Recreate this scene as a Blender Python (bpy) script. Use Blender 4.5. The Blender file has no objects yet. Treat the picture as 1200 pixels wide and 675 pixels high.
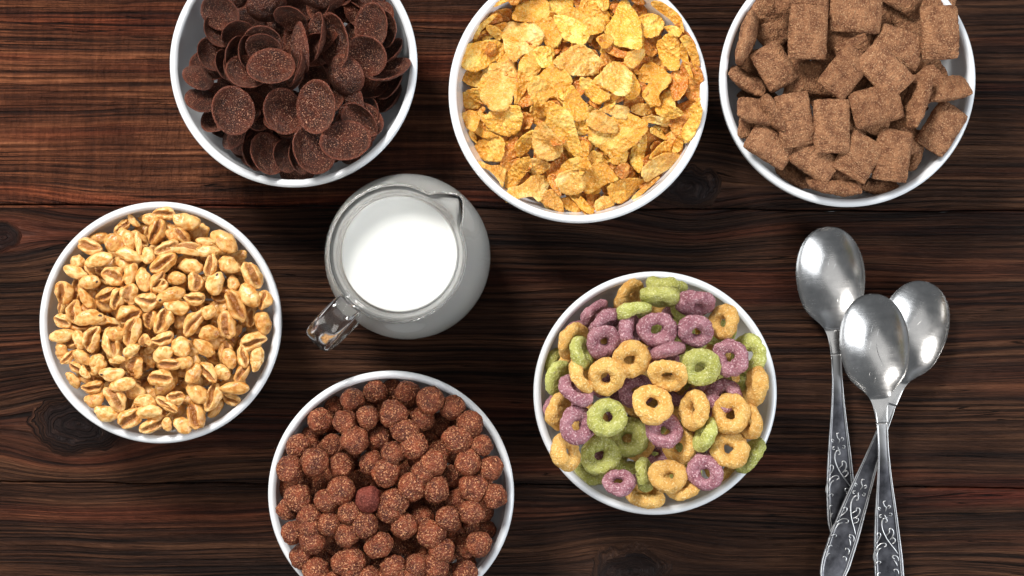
import bpy, math, random
import numpy as np
from mathutils import Matrix, Vector, noise

S = bpy.context.scene
COL = S.collection
# ------------------------------------------------------------------ camera
F = 1832.0                      # pixels per metre on the table for a camera one metre up
CX, CY = 600.0, 337.5
cam = bpy.data.cameras.new('camera'); cam.sensor_width = 36; cam.lens = 36 * F / 1200
cam.clip_start = 0.05; cam.clip_end = 50
co = bpy.data.objects.new('camera', cam); COL.objects.link(co); co.location = (0, 0, 1.0); co.rotation_euler = (0, 0, 0)
S.camera = co
# ------------------------------------------------------------------ light
W = bpy.data.worlds.new('World'); S.world = W; W.use_nodes = True
W.node_tree.nodes['Background'].inputs[0].default_value = (0.90, 0.95, 1.0, 1)
W.node_tree.nodes['Background'].inputs[1].default_value = 0.22

def area(name, loc, target, sx, sy, power, col):
    l = bpy.data.lights.new(name, 'AREA'); l.shape = 'RECTANGLE'; l.size = sx; l.size_y = sy; l.energy = power; l.color = col
    o = bpy.data.objects.new(name, l); COL.objects.link(o); o.location = loc
    o.rotation_euler = (Vector(target) - Vector(loc)).to_track_quat('-Z', 'Y').to_euler()
    return o
area('softbox', (-0.55, 0.95, 1.15), (-0.05, 0, 0), 0.42, 0.42, 33, (1.0, 0.97, 0.93))
area('overhead_fill', (0.15, 0.15, 1.9), (0.0, 0, 0), 1.4, 1.2, 5, (1.0, 0.99, 0.97))  # fill panel added above the camera to even the light and lift the jug
area('side_panel', (-1.1, -0.3, 0.62), (0, 0, 0.05), 0.5, 0.8, 7, (1.0, 0.96, 0.9))
area('right_panel', (1.05, -0.3, 0.66), (0.0, 0, 0.05), 0.5, 1.0, 12, (0.92, 0.96, 1.0))
S.view_settings.view_transform = 'Standard'; S.view_settings.look = 'None'
S.view_settings.exposure = 0.0; S.view_settings.gamma = 1.0; S.view_settings.use_curve_mapping = False
S.cycles.max_bounces = 12; S.cycles.transmission_bounces = 12; S.cycles.glossy_bounces = 6; S.cycles.diffuse_bounces = 4
S.cycles.sample_clamp_indirect = 0; S.cycles.caustics_reflective = False; S.cycles.caustics_refractive = True

def P(px, py, z):               # photo pixel -> world at height z
    k = (1 - z) / F
    return (px - CX) * k, (CY - py) * k

rnd = random.Random(11)
# ------------------------------------------------------------------ node helpers
class NT:
    def __init__(s, name):
        s.m = bpy.data.materials.new(name); s.m.use_nodes = True; s.t = s.m.node_tree; s.n = s.t.nodes; s.l = s.t.links
        s.b = s.n['Principled BSDF']; s.x = 0
    def new(s, typ, **kw):
        n = s.n.new(typ); s.x -= 60; n.location = (s.x, 0)
        for k, v in kw.items(): setattr(n, k, v)
        return n
    def put(s, sock, v):
        if isinstance(v, bpy.types.NodeSocket): s.l.new(v, sock)
        elif v is not None:
            if isinstance(v, (tuple, list)) and len(v) == 3 and sock.type == 'RGBA': v = (*v, 1)
            sock.default_value = v
    def mth(s, op, a, b=None, c=None, clamp=False):
        n = s.new('ShaderNodeMath', operation=op, use_clamp=clamp)
        s.put(n.inputs[0], a)
        if b is not None: s.put(n.inputs[1], b)
        if c is not None: s.put(n.inputs[2], c)
        return n.outputs[0]
    def vec(s, op, a, b=None):
        n = s.new('ShaderNodeVectorMath', operation=op); s.put(n.inputs[0], a)
        if b is not None: s.put(n.inputs[1], b)
        return n.outputs[0]
    def mix(s, f, a, b, mode='MIX'):
        n = s.new('ShaderNodeMix', data_type='RGBA', blend_type=mode)
        s.put(n.inputs[0], f); s.put(n.inputs[6], a); s.put(n.inputs[7], b); return n.outputs[2]
    def noise(s, v, scale, detail=3, rough=.5, dist=0):
        n = s.new('ShaderNodeTexNoise'); s.put(n.inputs['Vector'], v); n.inputs['Scale'].default_value = scale
        n.inputs['Detail'].default_value = detail; n.inputs['Roughness'].default_value = rough; n.inputs['Distortion'].default_value = dist
        return n.outputs[0]
    def voro(s, v, scale, feature='F1'):
        n = s.new('ShaderNodeTexVoronoi', feature=feature); s.put(n.inputs['Vector'], v); n.inputs['Scale'].default_value = scale
        return n.outputs[0]
    def ramp(s, f, stops):
        n = s.new('ShaderNodeValToRGB'); s.put(n.inputs[0], f); e = n.color_ramp.elements
        while len(e) < len(stops): e.new(0.5)
        for i, (p, c) in enumerate(stops):
            e[i].position = p; e[i].color = (*c, 1) if isinstance(c, tuple) else (c, c, c, 1)
        return n.outputs[0]
    def rng(s, f, a, b, c=0, d=1):
        n = s.new('ShaderNodeMapRange'); s.put(n.inputs[0], f)
        for i, v in enumerate((a, b, c, d)): n.inputs[i + 1].default_value = v
        return n.outputs[0]
    def bump(s, h, dist, strength=1, normal=None):
        n = s.new('ShaderNodeBump'); s.put(n.inputs['Height'], h); n.inputs['Distance'].default_value = dist
        n.inputs['Strength'].default_value = strength
        if normal is not None: s.put(n.inputs['Normal'], normal)
        return n.outputs[0]
    def sep(s, v):
        n = s.new('ShaderNodeSeparateXYZ'); s.put(n.inputs[0], v); return n.outputs
    def comb(s, x, y, z):
        n = s.new('ShaderNodeCombineXYZ')
        for i, v in enumerate((x, y, z)): s.put(n.inputs[i], v)
        return n.outputs[0]
    def obj(s): return s.new('ShaderNodeTexCoord').outputs['Object']
    def rand(s): return s.new('ShaderNodeObjectInfo').outputs['Random']
    def local(s):               # object coordinates shifted by the object's own random number
        r = s.rand(); k = s.mth('MULTIPLY', r, 7.3)
        return s.vec('ADD', s.obj(), s.comb(k, s.mth('MULTIPLY', r, 3.1), r)), r
    def attr(s, name): return s.new('ShaderNodeAttribute', attribute_name=name).outputs['Fac']
    def set(s, **kw):
        names = dict(color='Base Color', rough='Roughness', normal='Normal', metal='Metallic', spec='Specular IOR Level', sss='Subsurface Weight',
                     sscale='Subsurface Scale', srad='Subsurface Radius', trans='Transmission Weight', ior='IOR', coat='Coat Weight', coatr='Coat Roughness')
        for k, v in kw.items(): s.put(s.b.inputs[names[k]], v)
        return s.m

# ------------------------------------------------------------------ materials
def mat_wood():
    t = NT('dark_stained_wood'); o = t.obj(); x, y, z = t.sep(o)
    f = y
    knots = [(92, 497, .030, .017), (738, 668, .026, .014), (806, 218, .030, .012), (2, 278, .026, .008), (1120, 740, .03, .01)]
    rings = None; core = None
    for kx, ky, s_, r_ in knots:
        wx, wy = P(kx, ky, 0)
        dx = t.mth('MULTIPLY', t.mth('SUBTRACT', x, wx), 0.62); dy = t.mth('SUBTRACT', y, wy)
        d2 = t.mth('ADD', t.mth('MULTIPLY', dx, dx), t.mth('MULTIPLY', dy, dy))
        g = t.mth('EXPONENT', t.mth('MULTIPLY', d2, -1 / s_ ** 2))
        f = t.mth('SUBTRACT', f, t.mth('MULTIPLY', t.mth('MULTIPLY', dy, g), 0.9))
        d = t.mth('ADD', t.mth('SQRT', d2), t.mth('MULTIPLY', t.mth('SUBTRACT', t.noise(o, 60, 3), .5), .012))
        c = t.rng(d, r_ * 1.15, r_ * .75)
        core = c if core is None else t.mth('MAXIMUM', core, c)
        f = t.mth('ADD', f, t.mth('MULTIPLY', t.mth('MULTIPLY', c, d), 1.2))
    warp = t.noise(t.comb(t.mth('MULTIPLY', x, 5), t.mth('MULTIPLY', y, 14), 0), 1, 2)
    f = t.mth('ADD', f, t.mth('MULTIPLY', t.mth('SUBTRACT', warp, .5), 0.012))
    # plank index keeps the grain of neighbouring planks apart
    pid = t.mth('ADD', t.rng(y, .0505, .0515, 0, 1), t.rng(y, -.1265, -.1255, 0, 1))
    pz = t.mth('MULTIPLY', pid, 3.7)
    n1 = t.noise(t.comb(t.mth('MULTIPLY', x, 3.5), t.mth('MULTIPLY', f, 270), pz), 1, 6, .66)
    n2 = t.noise(t.comb(t.mth('MULTIPLY', x, 14), t.mth('MULTIPLY', f, 760), pz), 1, 4, .7)
    n3 = t.noise(t.comb(t.mth('MULTIPLY', x, 2.2), t.mth('MULTIPLY', f, 80), pz), 1, 4, .55)
    saw = t.noise(t.comb(t.mth('MULTIPLY', x, 230), t.mth('MULTIPLY', y, 25), pz), 1, 2)
    sawm = t.mth('MULTIPLY', t.rng(pid, 1.5, 2, .12, 1), t.rng(x, .12, -.15, .15, 1))
    h = t.mth('ADD', t.mth('MULTIPLY', n1, .52), t.mth('ADD', t.mth('MULTIPLY', n2, .34), t.mth('MULTIPLY', n3, .26)))
    hc = t.mth('ADD', h, t.mth('MULTIPLY', t.mth('MULTIPLY', t.mth('SUBTRACT', saw, .5), sawm), .10))
    col = t.ramp(hc, [(.42, (.0060, .0030, .0026)), (.51, (.026, .0115, .0070)), (.58, (.062, .0265, .0140)), (.66, (.120, .054, .0275)), (.76, (.22, .115, .062))])
    # growth-ring ridges: narrow dark furrows at irregular spacing
    wob = t.mth('ADD', t.mth('MULTIPLY', t.noise(t.comb(t.mth('MULTIPLY', x, 2.5), t.mth('MULTIPLY', f, 40), pz), 1, 2), 9), t.mth('MULTIPLY', t.noise(t.comb(t.mth('MULTIPLY', x, 20), t.mth('MULTIPLY', f, 160), pz), 1, 3), 1.6))
    sn = t.mth('SINE', t.mth('ADD', t.mth('MULTIPLY', f, 1500), t.mth('MULTIPLY', wob, 3.0)))
    fur = t.mth('MULTIPLY', t.rng(sn, .30, .92), t.rng(t.noise(t.comb(t.mth('MULTIPLY', x, 5), t.mth('MULTIPLY', f, 30), pz), 1, 2), .36, .56, .15, 1))
    col = t.mix(t.mth('MULTIPLY', fur, .72), col, t.mix(1, col, (.20, .16, .15), 'MULTIPLY'))
    blot = t.noise(t.comb(t.mth('MULTIPLY', x, 7), t.mth('MULTIPLY', f, 26), pz), 1, 4, .6)
    col = t.mix(t.rng(blot, .42, .62, 0, .85), col, t.mix(1, col, (.42, .37, .36), 'MULTIPLY'))
    red = t.noise(t.comb(t.mth('MULTIPLY', x, 3), t.mth('MULTIPLY', f, 45), t.mth('ADD', pz, 5)), 1, 3)
    col = t.mix(t.rng(red, .5, .68, 0, .55), col, t.mix(1, col, (1.5, .72, .60), 'MULTIPLY'))
    rx = t.rng(x, .23, .30); ry = t.rng(t.mth('ABSOLUTE', t.mth('ADD', y, .131)), .010, .002)
    col = t.mix(t.mth('MULTIPLY', t.mth('MULTIPLY', rx, ry), t.rng(n1, .4, .6, .2, .8)), col, (.13, .022, .012))
    col = t.mix(t.mth('MULTIPLY', core, .80), col, (.0085, .0055, .0060))
    left_lit = t.rng(x, .10, -.30, 0, 1)  # light falloff painted in: wood lighter leftwards, mostly the top plank, and redder
    col = t.mix(t.mth('MULTIPLY', left_lit, t.rng(pid, 1.4, 2, .10, 1)), col, t.mix(1, col, (2.3, 1.75, 1.5), 'MULTIPLY'))
    # cracks along the grain
    cr = t.noise(t.comb(t.mth('MULTIPLY', x, 6), t.mth('MULTIPLY', f, 260), t.mth('ADD', pz, 9)), 1, 1)
    crk = t.rng(t.mth('ABSOLUTE', t.mth('SUBTRACT', cr, .5)), 0, .012, 1, 0)
    crk = t.mth('MULTIPLY', crk, t.rng(t.noise(o, 9, 2), .5, .58))
    col = t.mix(crk, col, (.003, .002, .002))
    # pale scuffs
    sc = t.mth('MULTIPLY', t.rng(t.noise(t.comb(t.mth('MULTIPLY', x, 90), t.mth('MULTIPLY', y, 420), 0), 1, 3, .7), .70, .78), t.rng(t.noise(o, 14, 2), .55, .66))
    col = t.mix(t.mth('MULTIPLY', sc, .55), col, (.26, .17, .12))
    saw2 = t.noise(t.comb(t.mth('MULTIPLY', x, 420), t.mth('MULTIPLY', f, 160), pz), 1, 2)
    hh = t.mth('SUBTRACT', t.mth('ADD', t.mth('SUBTRACT', hc, t.mth('MULTIPLY', fur, .16)), t.mth('MULTIPLY', t.mth('MULTIPLY', saw2, sawm), .35)), t.mth('MULTIPLY', crk, .5))
    nrm = t.bump(hh, .0095, 1.0)
    grit = t.noise(o, 1600, 2)
    nrm = t.bump(grit, .0004, .5, nrm)
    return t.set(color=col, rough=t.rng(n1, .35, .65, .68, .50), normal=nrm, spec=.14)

def mat_porcelain():
    t = NT('white_glazed_porcelain'); o = t.obj()
    return t.set(color=(.76, .78, .805), rough=.14, spec=.5, normal=t.bump(t.noise(o, 45, 2), .0001, .1))

def grainy(name, base, light, dark, ns=900, vs=1400, bd=.0007, rough=.8, spots=.0, spotcol=(0, 0, 0), lightcov=(.52, .66), sss=0.0, mott=180, spec=.22, k=.011, edge=None, rib=0):
    t = NT(name); v, r = t.local(); v0 = v; v = t.vec('MULTIPLY', v, (k, k, k))
    n = t.noise(v, ns, 4, .65); big = t.noise(v, mott, 3, .6); vo = t.voro(v, vs)
    c = t.mix(t.rng(big, .35, .65), dark, base)
    c = t.mix(t.rng(n, *lightcov), c, light)
    c = t.mix(t.rng(vo, .0, .35, .55, 0), c, dark)
    if spots:
        sp = t.voro(v, 700); c = t.mix(t.mth('MULTIPLY', t.rng(sp, .10, .20, 1, 0), t.rng(t.noise(v, 330, 2), .5, .56, 0, spots)), c, spotcol)
    if edge: c = t.mix(t.mth('MULTIPLY', t.attr('toast'), .55), c, edge)
    c = t.mix(1, c, t.ramp(r, [(0, (.86, .84, .82)), (1, (1.08, 1.1, 1.1))]), 'MULTIPLY')
    h = t.mth('ADD', t.mth('MULTIPLY', n, .7), t.mth('ADD', t.mth('MULTIPLY', vo, .45), t.mth('MULTIPLY', big, 1.2)))
    if rib: h = t.mth('ADD', h, t.mth('MULTIPLY', t.noise(t.vec('MULTIPLY', v, (1, .22, 1)), 520, 4, .6), rib))
    return t.set(color=c, rough=rough, normal=t.bump(h, bd, .9), sss=sss, srad=(.004, .002, .001), sscale=.5, spec=spec)

M_wood = mat_wood(); M_porc = mat_porcelain()
M_yellow = grainy('orange_yellow_ring_dough', (.82, .50, .15), (.93, .70, .34), (.66, .33, .075), spots=.7, spotcol=(.25, .16, .04), bd=.0014)
M_green = grainy('green_ring_dough', (.56, .56, .17), (.76, .76, .40), (.38, .38, .08), spots=.8, spotcol=(.12, .15, .02), bd=.0014)
M_purple = grainy('purple_ring_dough', (.46, .22, .255), (.74, .50, .53), (.26, .095, .12), spots=1.0, spotcol=(.09, .02, .05), bd=.0015)
M_ball = grainy('cocoa_ball_dough', (.28, .065, .025), (.74, .35, .17), (.09, .018, .008), ns=1000, vs=1000, bd=.0020, lightcov=(.54, .63), rough=.42, spec=.38, k=0.0077)
M_ballred = grainy('reddish_cocoa_ball_dough', (.22, .048, .032), (.36, .11, .08), (.10, .02, .014), ns=850, vs=1100, bd=.0008, lightcov=(.5, .7), rough=.7, k=0.0077)
M_choc = grainy('chocolate_flake_dough', (.100, .021, .0090), (.58, .29, .18), (.032, .0072, .0035), ns=1400, vs=1500, bd=.0020, lightcov=(.56, .65), rough=.38, spec=.42, edge=(.22, .058, .030), k=0.0125)
M_pillow = grainy('cocoa_pillow_dough', (.39, .182, .088), (.60, .345, .185), (.17, .066, .032), ns=1100, vs=900, bd=.0017, rib=2.2, rough=.8, spots=.9, spotcol=(.09, .03, .015), k=0.0156)
M_filling = grainy('dark_cocoa_filling', (.12, .035, .025), (.2, .07, .05), (.05, .014, .010), bd=.001)

def mat_corn(name, base, light, dark):
    t = NT(name); v, r = t.local()
    n = t.noise(v, 1100, 3, .6); big = t.noise(v, 110, 3, .6); vo = t.voro(v, 420)
    c = t.mix(t.rng(big, .35, .62), dark, base)
    c = t.mix(t.rng(big, .5, .72), c, light)
    c = t.mix(t.mth('MULTIPLY', t.rng(n, .52, .66), .6), c, (.96, .72, .33))
    c = t.mix(t.rng(vo, .0, .25, .45, 0), c, dark)
    c = t.mix(1, c, t.ramp(r, [(0, (.84, .76, .65)), (1, (1.08, 1.1, 1.15))]), 'MULTIPLY')
    h = t.mth('ADD', t.mth('MULTIPLY', n, .5), t.mth('ADD', t.mth('MULTIPLY', vo, 1.0), t.mth('MULTIPLY', big, 1.2)))
    return t.set(color=c, rough=.42, normal=t.bump(h, .0014, .9), sss=.2, srad=(.004, .002, .0006), sscale=.6, spec=.45)
M_corn = mat_corn('golden_corn_flake', (.85, .42, .045), (.95, .66, .18), (.76, .34, .032))
M_cornpale = mat_corn('pale_corn_flake', (.85, .49, .10), (.93, .68, .28), (.70, .31, .045))
M_corndark = mat_corn('shade_tinted_corn_flake', (.72, .27, .028), (.84, .42, .08), (.52, .15, .014))  # deeper tint puts the shade between flakes into the colour

def mat_puff():
    t = NT('honey_glazed_puffed_wheat'); v, r = t.local(); a = t.attr('toast'); v = t.vec('MULTIPLY', v, (.0078, .0078, .0078))
    n = t.noise(v, 260, 4, .6); f = t.noise(v, 1200, 3, .6)
    c = t.mix(t.rng(n, .38, .66), (.69, .355, .100), (.86, .57, .24))
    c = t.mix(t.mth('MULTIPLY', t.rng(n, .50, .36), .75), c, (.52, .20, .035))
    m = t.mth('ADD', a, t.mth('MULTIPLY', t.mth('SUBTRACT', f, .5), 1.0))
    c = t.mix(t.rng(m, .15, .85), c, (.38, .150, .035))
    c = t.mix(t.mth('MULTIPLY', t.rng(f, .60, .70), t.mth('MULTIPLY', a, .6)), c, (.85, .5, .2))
    c = t.mix(1, c, t.ramp(r, [(0, (.80, .68, .52)), (.5, (.98, .95, .9)), (1, (1.06, 1.12, 1.2))]), 'MULTIPLY')
    h = t.mth('ADD', t.mth('MULTIPLY', n, 1), t.mth('MULTIPLY', f, t.mth('ADD', t.mth('MULTIPLY', a, 1.2), .15)))
    return t.set(color=c, rough=.27, normal=t.bump(h, .0009, .7), sss=.12, srad=(.004, .002, .0008), sscale=.5, spec=.5)
M_puff = mat_puff()
t = NT('dark_germ_tip'); M_germ = t.set(color=(.035, .012, .008), rough=.6)
t = NT('clear_glass'); M_glass = t.set(color=(1, 1, 1), rough=.0, trans=1.0, ior=1.47)
t = NT('wavy_glass'); _o = t.obj(); M_ribbed = t.set(color=(1, 1, 1), rough=.10, trans=1.0, ior=1.47, normal=t.bump(t.noise(_o, 60, 1), .0012, .35))
t = NT('fresh_milk'); M_milk = t.set(color=(.71, .715, .685), rough=.5, sss=.2, srad=(.01, .009, .008), sscale=.5, spec=.15)

def mat_metal(name, c1, c2, r1, r2, fade=False, pit=.2):
    t = NT(name); o = t.obj(); x, y, z = t.sep(o)
    n = t.noise(o, 90, 5, .65); s1 = t.noise(t.comb(t.mth('MULTIPLY', x, 900), t.mth('MULTIPLY', y, 60), z), 1, 3)
    fine = t.noise(o, 2500, 2); sw = t.mth('ADD', t.mth('MULTIPLY', x, .35), y); s2 = t.noise(t.comb(t.mth('MULTIPLY', sw, 2600), t.mth('MULTIPLY', x, 70), 0), 1, 2); scr = t.mth('MULTIPLY', t.rng(s2, .66, .74), t.rng(t.noise(o, 60, 2), .45, .6))
    c = t.mix(t.rng(n, .35, .65), c1, c2)
    c = t.mix(t.rng(fine, .62, .74, 0, pit), c, (.12, .11, .10))
    if fade: c = t.mix(t.rng(x, .078, .112, 1, 0), c, (.46, .455, .45))
    h = t.mth('ADD', t.mth('MULTIPLY', s1, .5), t.mth('MULTIPLY', fine, .3))
    return t.set(color=c, metal=1.0, rough=t.rng(t.mth('ADD', t.mth('MULTIPLY', n, .6), t.mth('MULTIPLY', s1, .4)), .35, .65, r1, r2), normal=t.bump(t.mth('SUBTRACT', h, scr), .00004, .7))
M_silver = mat_metal('worn_silver', (.40, .395, .39), (.50, .49, .48), .20, .29, pit=.06)
M_tarnish = mat_metal('tarnished_silver', (.045, .045, .052), (.14, .14, .155), .30, .46, fade=True)
M_relief = mat_metal('polished_relief_silver', (.42, .42, .42), (.58, .58, .58), .25, .4)

# ------------------------------------------------------------------ mesh helpers
def mesh(name, v, f, mats, smooth=True, mi=None, attr=None):
    me = bpy.data.meshes.new(name); me.from_pydata([tuple(map(float, p)) for p in v], [], [tuple(map(int, q)) for q in f])
    for m in (mats if isinstance(mats, (list, tuple)) else [mats]): me.materials.append(m)
    if smooth: me.polygons.foreach_set('use_smooth', [True] * len(me.polygons))
    if mi is not None: me.polygons.foreach_set('material_index', mi)
    if attr is not None:
        a = me.attributes.new('toast', 'FLOAT', 'POINT'); a.data.foreach_set('value', np.asarray(attr, dtype=np.float32))
    me.update(); return me

def link(name, me, parent=None, **props):
    o = bpy.data.objects.new(name, me); COL.objects.link(o)
    if parent: o.parent = parent
    for k, v in props.items(): o[k] = v
    return o

def lathe(profile, seg=96):
    v = []; f = []
    for i in range(seg):
        a = 2 * math.pi * i / seg; c, s = math.cos(a), math.sin(a)
        for r, z in profile: v.append((r * c, r * s, z))
    n = len(profile)
    for i in range(seg):
        j = (i + 1) % seg
        for k in range(n - 1):
            f.append((i * n + k, j * n + k, j * n + k + 1, i * n + k + 1))
    return v, f

def weld(me):
    import bmesh
    b = bmesh.new(); b.from_mesh(me); bmesh.ops.remove_doubles(b, verts=b.verts, dist=1e-6)
    bmesh.ops.recalc_face_normals(b, faces=b.faces); b.to_mesh(me); b.free(); return me

def spline(pts, n):             # closed Catmull-Rom through 2-D points
    p = np.array(pts, float); k = len(p); out = []
    for i in range(n):
        u = i * k / n; j = int(u); t_ = u - j
        a, b, c, d = p[(j - 1) % k], p[j % k], p[(j + 1) % k], p[(j + 2) % k]
        out.append(.5 * ((2 * b) + (c - a) * t_ + (2 * a - 5 * b + 4 * c - d) * t_ ** 2 + (3 * b - a - 3 * c + d) * t_ ** 3))
    return np.array(out)

def fbm(p, sc, oct=3):
    return noise.fractal(Vector(p) * sc, 1.0, 2.0, oct)

# ------------------------------------------------------------------ table
def build_table():
    th = math.radians(-.35)
    edges = [.42, .2385, .0512, -.1262, -.30, -.45]
    v = []; f = []
    for k in range(len(edges) - 1):
        y1, y0 = edges[k] - .0005, edges[k + 1] + .0005
        nx = 160; prof = [(y0, -.03), (y0, -.0022), (y0 + .0007, -.0008), (y0 + .002, -.0001), (y0 + .004, 0)]
        prof += [(y0 + .004 + (y1 - y0 - .008) * q / 12, 0) for q in range(1, 12)]
        prof += [(y1 - .004, 0), (y1 - .002, -.0001), (y1 - .0007, -.0008), (y1, -.0022), (y1, -.03)]
        base = len(v)
        for i in range(nx + 1):
            x = -.65 + 1.3 * i / nx
            for j, (y, z) in enumerate(prof):
                ek = k + 1 if j < 5 else k; e0 = (.0016 * fbm((x * 3, ek * 3.1, 0), 6, 5) + .0002 * fbm((x * 9, k * 7.7, j > 9), 9, 3)) if j < 5 or j > len(prof) - 6 else 0
                yy = y + e0
                v.append((x * math.cos(th) - yy * math.sin(th), x * math.sin(th) + yy * math.cos(th), z))
        m = len(prof)
        for i in range(nx):
            for j in range(m - 1):
                a = base + i * m + j; f.append((a, a + m, a + m + 1, a + 1))
    o = link('table_top', mesh('table_top', v, f, M_wood)); o['kind'] = 'structure'
build_table()

# ------------------------------------------------------------------ bowls
RIM = .065
def wall_r(z, R):               # inner wall radius of a bowl at height z
    q = max(0.0, min(1.0, (z - .006) / (RIM - .006)))
    return R * (.52 + .48 * (1 - (1 - q) ** 2.0) ** .62) - .0047
def make_bowl(px, py, rp, label):
    x, y = P(px, py, RIM); R = rp * (1 - RIM) / F
    outer = []; inner = []
    for i in range(26):
        z = .006 + (RIM - .006) * (i / 25) ** .9
        ri = wall_r(z, R); outer.append((ri + .0047, z)); inner.append((ri, z))
    prof = [(.0, .004), (R * .40, .004), (R * .42, 0), (R * .45, 0), (R * .46, .004)] + outer[:-1]
    prof += [(R - .0003, RIM - .0016), (R - .0009, RIM - .0006), (R - .0023, RIM), (R - .0036, RIM - .0006), (R - .0045, RIM - .0018)]
    prof += inner[:-1][::-1] + [(R * .35, .0065), (.0, .006)]
    v, f = lathe(prof, 144)
    o = link('bowl', weld(mesh('bowl', v, f, M_porc)), label=label, category='bowl', group='white bowls of cereal')
    o.location = (x, y, 0)
    return dict(x=x, y=y, R=R, px=px, py=py, rp=rp)
BW = dict(
    choc=make_bowl(343.5, 74, 145.5, 'white porcelain bowl holding dark chocolate flakes, cut by the top edge'),
    corn=make_bowl(678, 109, 152.5, 'white porcelain bowl heaped with golden corn flakes above the ring cereal'),
    pillow=make_bowl(994, 92, 150.5, 'white porcelain bowl holding light brown cocoa pillows above the spoons'),
    puff=make_bowl(187, 378, 142, 'white porcelain bowl filled with honey glazed puffed wheat, leftmost in the picture'),
    ball=make_bowl(458, 579, 144.5, 'white porcelain bowl filled with round cocoa balls below the milk jug'),
    ring=make_bowl(768, 461, 143, 'white porcelain bowl filled with yellow, green and purple ring cereal'),
)

# ------------------------------------------------------------------ shapes of the cereals
def uv_sphere(nu, nv):
    v = []; f = []
    for j in range(nv + 1):
        th = math.pi * j / nv
        for i in range(nu):
            a = 2 * math.pi * i / nu; v.append((math.sin(th) * math.cos(a), math.sin(th) * math.sin(a), math.cos(th)))
    for j in range(nv):
        for i in range(nu):
            k = (i + 1) % nu; f.append((j * nu + i, (j + 1) * nu + i, (j + 1) * nu + k, j * nu + k))
    return np.array(v), f

def ring_shape(seed, mat):
    r = random.Random(seed); nu, nv = 64, 26; v = []; f = []
    Rm, rt = .64, .36; off = Vector((seed * 3.1, seed * 1.7, 0)); sq = r.uniform(.9, 1.0); hole = r.uniform(0, .05); ph = r.uniform(0, 6)
    for i in range(nu):
        a = 2 * math.pi * i / nu
        tb = rt * (1 + .10 * math.sin(a + ph) + .06 * math.sin(3 * a + ph * 2))
        for j in range(nv):
            b = 2 * math.pi * j / nv
            rr = Rm + tb * math.cos(b) - (hole if math.cos(b) < 0 else 0) * 1.0; z = tb * .92 * math.sin(b)
            p = Vector((rr * math.cos(a), rr * math.sin(a) * sq, z))
            nrm = Vector((math.cos(b) * math.cos(a), math.cos(b) * math.sin(a), math.sin(b)))
            d = .085 * noise.fractal(p * 2.2 + off, 1, 2, 2) + .035 * noise.fractal(p * 7 + off, 1, 2, 3)
            v.append(p + nrm * d)
    for i in range(nu):
        for j in range(nv):
            k = (i + 1) % nu; l = (j + 1) % nv; f.append((i * nv + j, k * nv + j, k * nv + l, i * nv + l))
    return v, f

def ball_shape(seed):
    v, f = uv_sphere(52, 34); off = Vector((seed * 5.3, seed, 2)); out = []
    for p in v:
        q = Vector(p); d = .13 * noise.fractal(q * 1.3 + off, 1, 2, 2) + .055 * noise.fractal(q * 5 + off, 1, 2, 3)
        c = noise.cell(q * 3.4 + off * 2)
        out.append(q * (1 + d + .012 * c))
    return out, f

def pillow_shape(seed):
    r = random.Random(seed); off = Vector((seed * 2.7, 0, seed)); n = 40; v = []; f = []; idx = {}
    L, Wd, T = 1.0, .70, r.uniform(.27, .33); bow = r.uniform(-.04, .04); tw = r.uniform(-.06, .06)
    def side(sg):
        for j in range(n + 1):
            for i in range(n + 1):
                # spacing gathered towards the edges
                u = math.sin((2 * i / n - 1) * math.pi / 2); w = math.sin((2 * j / n - 1) * math.pi / 2)
                if i in (0, n) or j in (0, n):
                    if (i, j) in idx and sg < 0: continue
                hu = max(0, 1 - abs(u) ** 3.0) ** .50; hw = max(0, 1 - abs(w) ** 3.0) ** .62
                z = sg * T * hu * (.16 + .84 * hw) if 0 < i < n and 0 < j < n else 0
                x = u * L * (1 - .05 * (1 - abs(w)) * 0 + .0) * (1 + .02 * w); y = w * Wd * (1 + .05 * abs(u) ** 3)
                x *= (1 - .06 * (1 - abs(u)) ); 
                q = Vector((w * 1.0, u * .72, 0))
                # long axis along x; crimped ends at x = +-1
                px_ = w * L * (1 - .05 * abs(u) ** 6); py_ = u * Wd * (1 - .05 * abs(w) ** 6)
                p = Vector((px_, py_, z + bow * (w * w) * 2 + tw * u * w))
                nn = Vector((0, 0, sg))
                amt = .05 * noise.fractal(p * 2.2 + off, 1, 2, 2) + .030 * noise.fractal(Vector((p.x * 9, p.y * 3, p.z * 3)) + off, 1, 2, 3) + .020 * noise.fractal(p * 13 + off, 1, 2, 3)
                edge = 1 if 0 < i < n and 0 < j < n else 0
                p += nn * amt * edge + Vector((noise.noise(p * 6 + off), noise.noise(p * 6 + off * 2), 0)) * .03
                idx[(i, j, sg)] = len(v); v.append(p)
                if not edge: idx[(i, j)] = len(v) - 1
    side(1); side(-1)
    def g(i, j, sg): return idx[(i, j)] if (i in (0, n) or j in (0, n)) else idx[(i, j, sg)]
    for j in range(n):
        for i in range(n):
            f.append((g(i, j, 1), g(i, j + 1, 1), g(i + 1, j + 1, 1), g(i + 1, j, 1)))
            f.append((g(i, j, -1), g(i + 1, j, -1), g(i + 1, j + 1, -1), g(i, j + 1, -1)))
    return v, f

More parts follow.
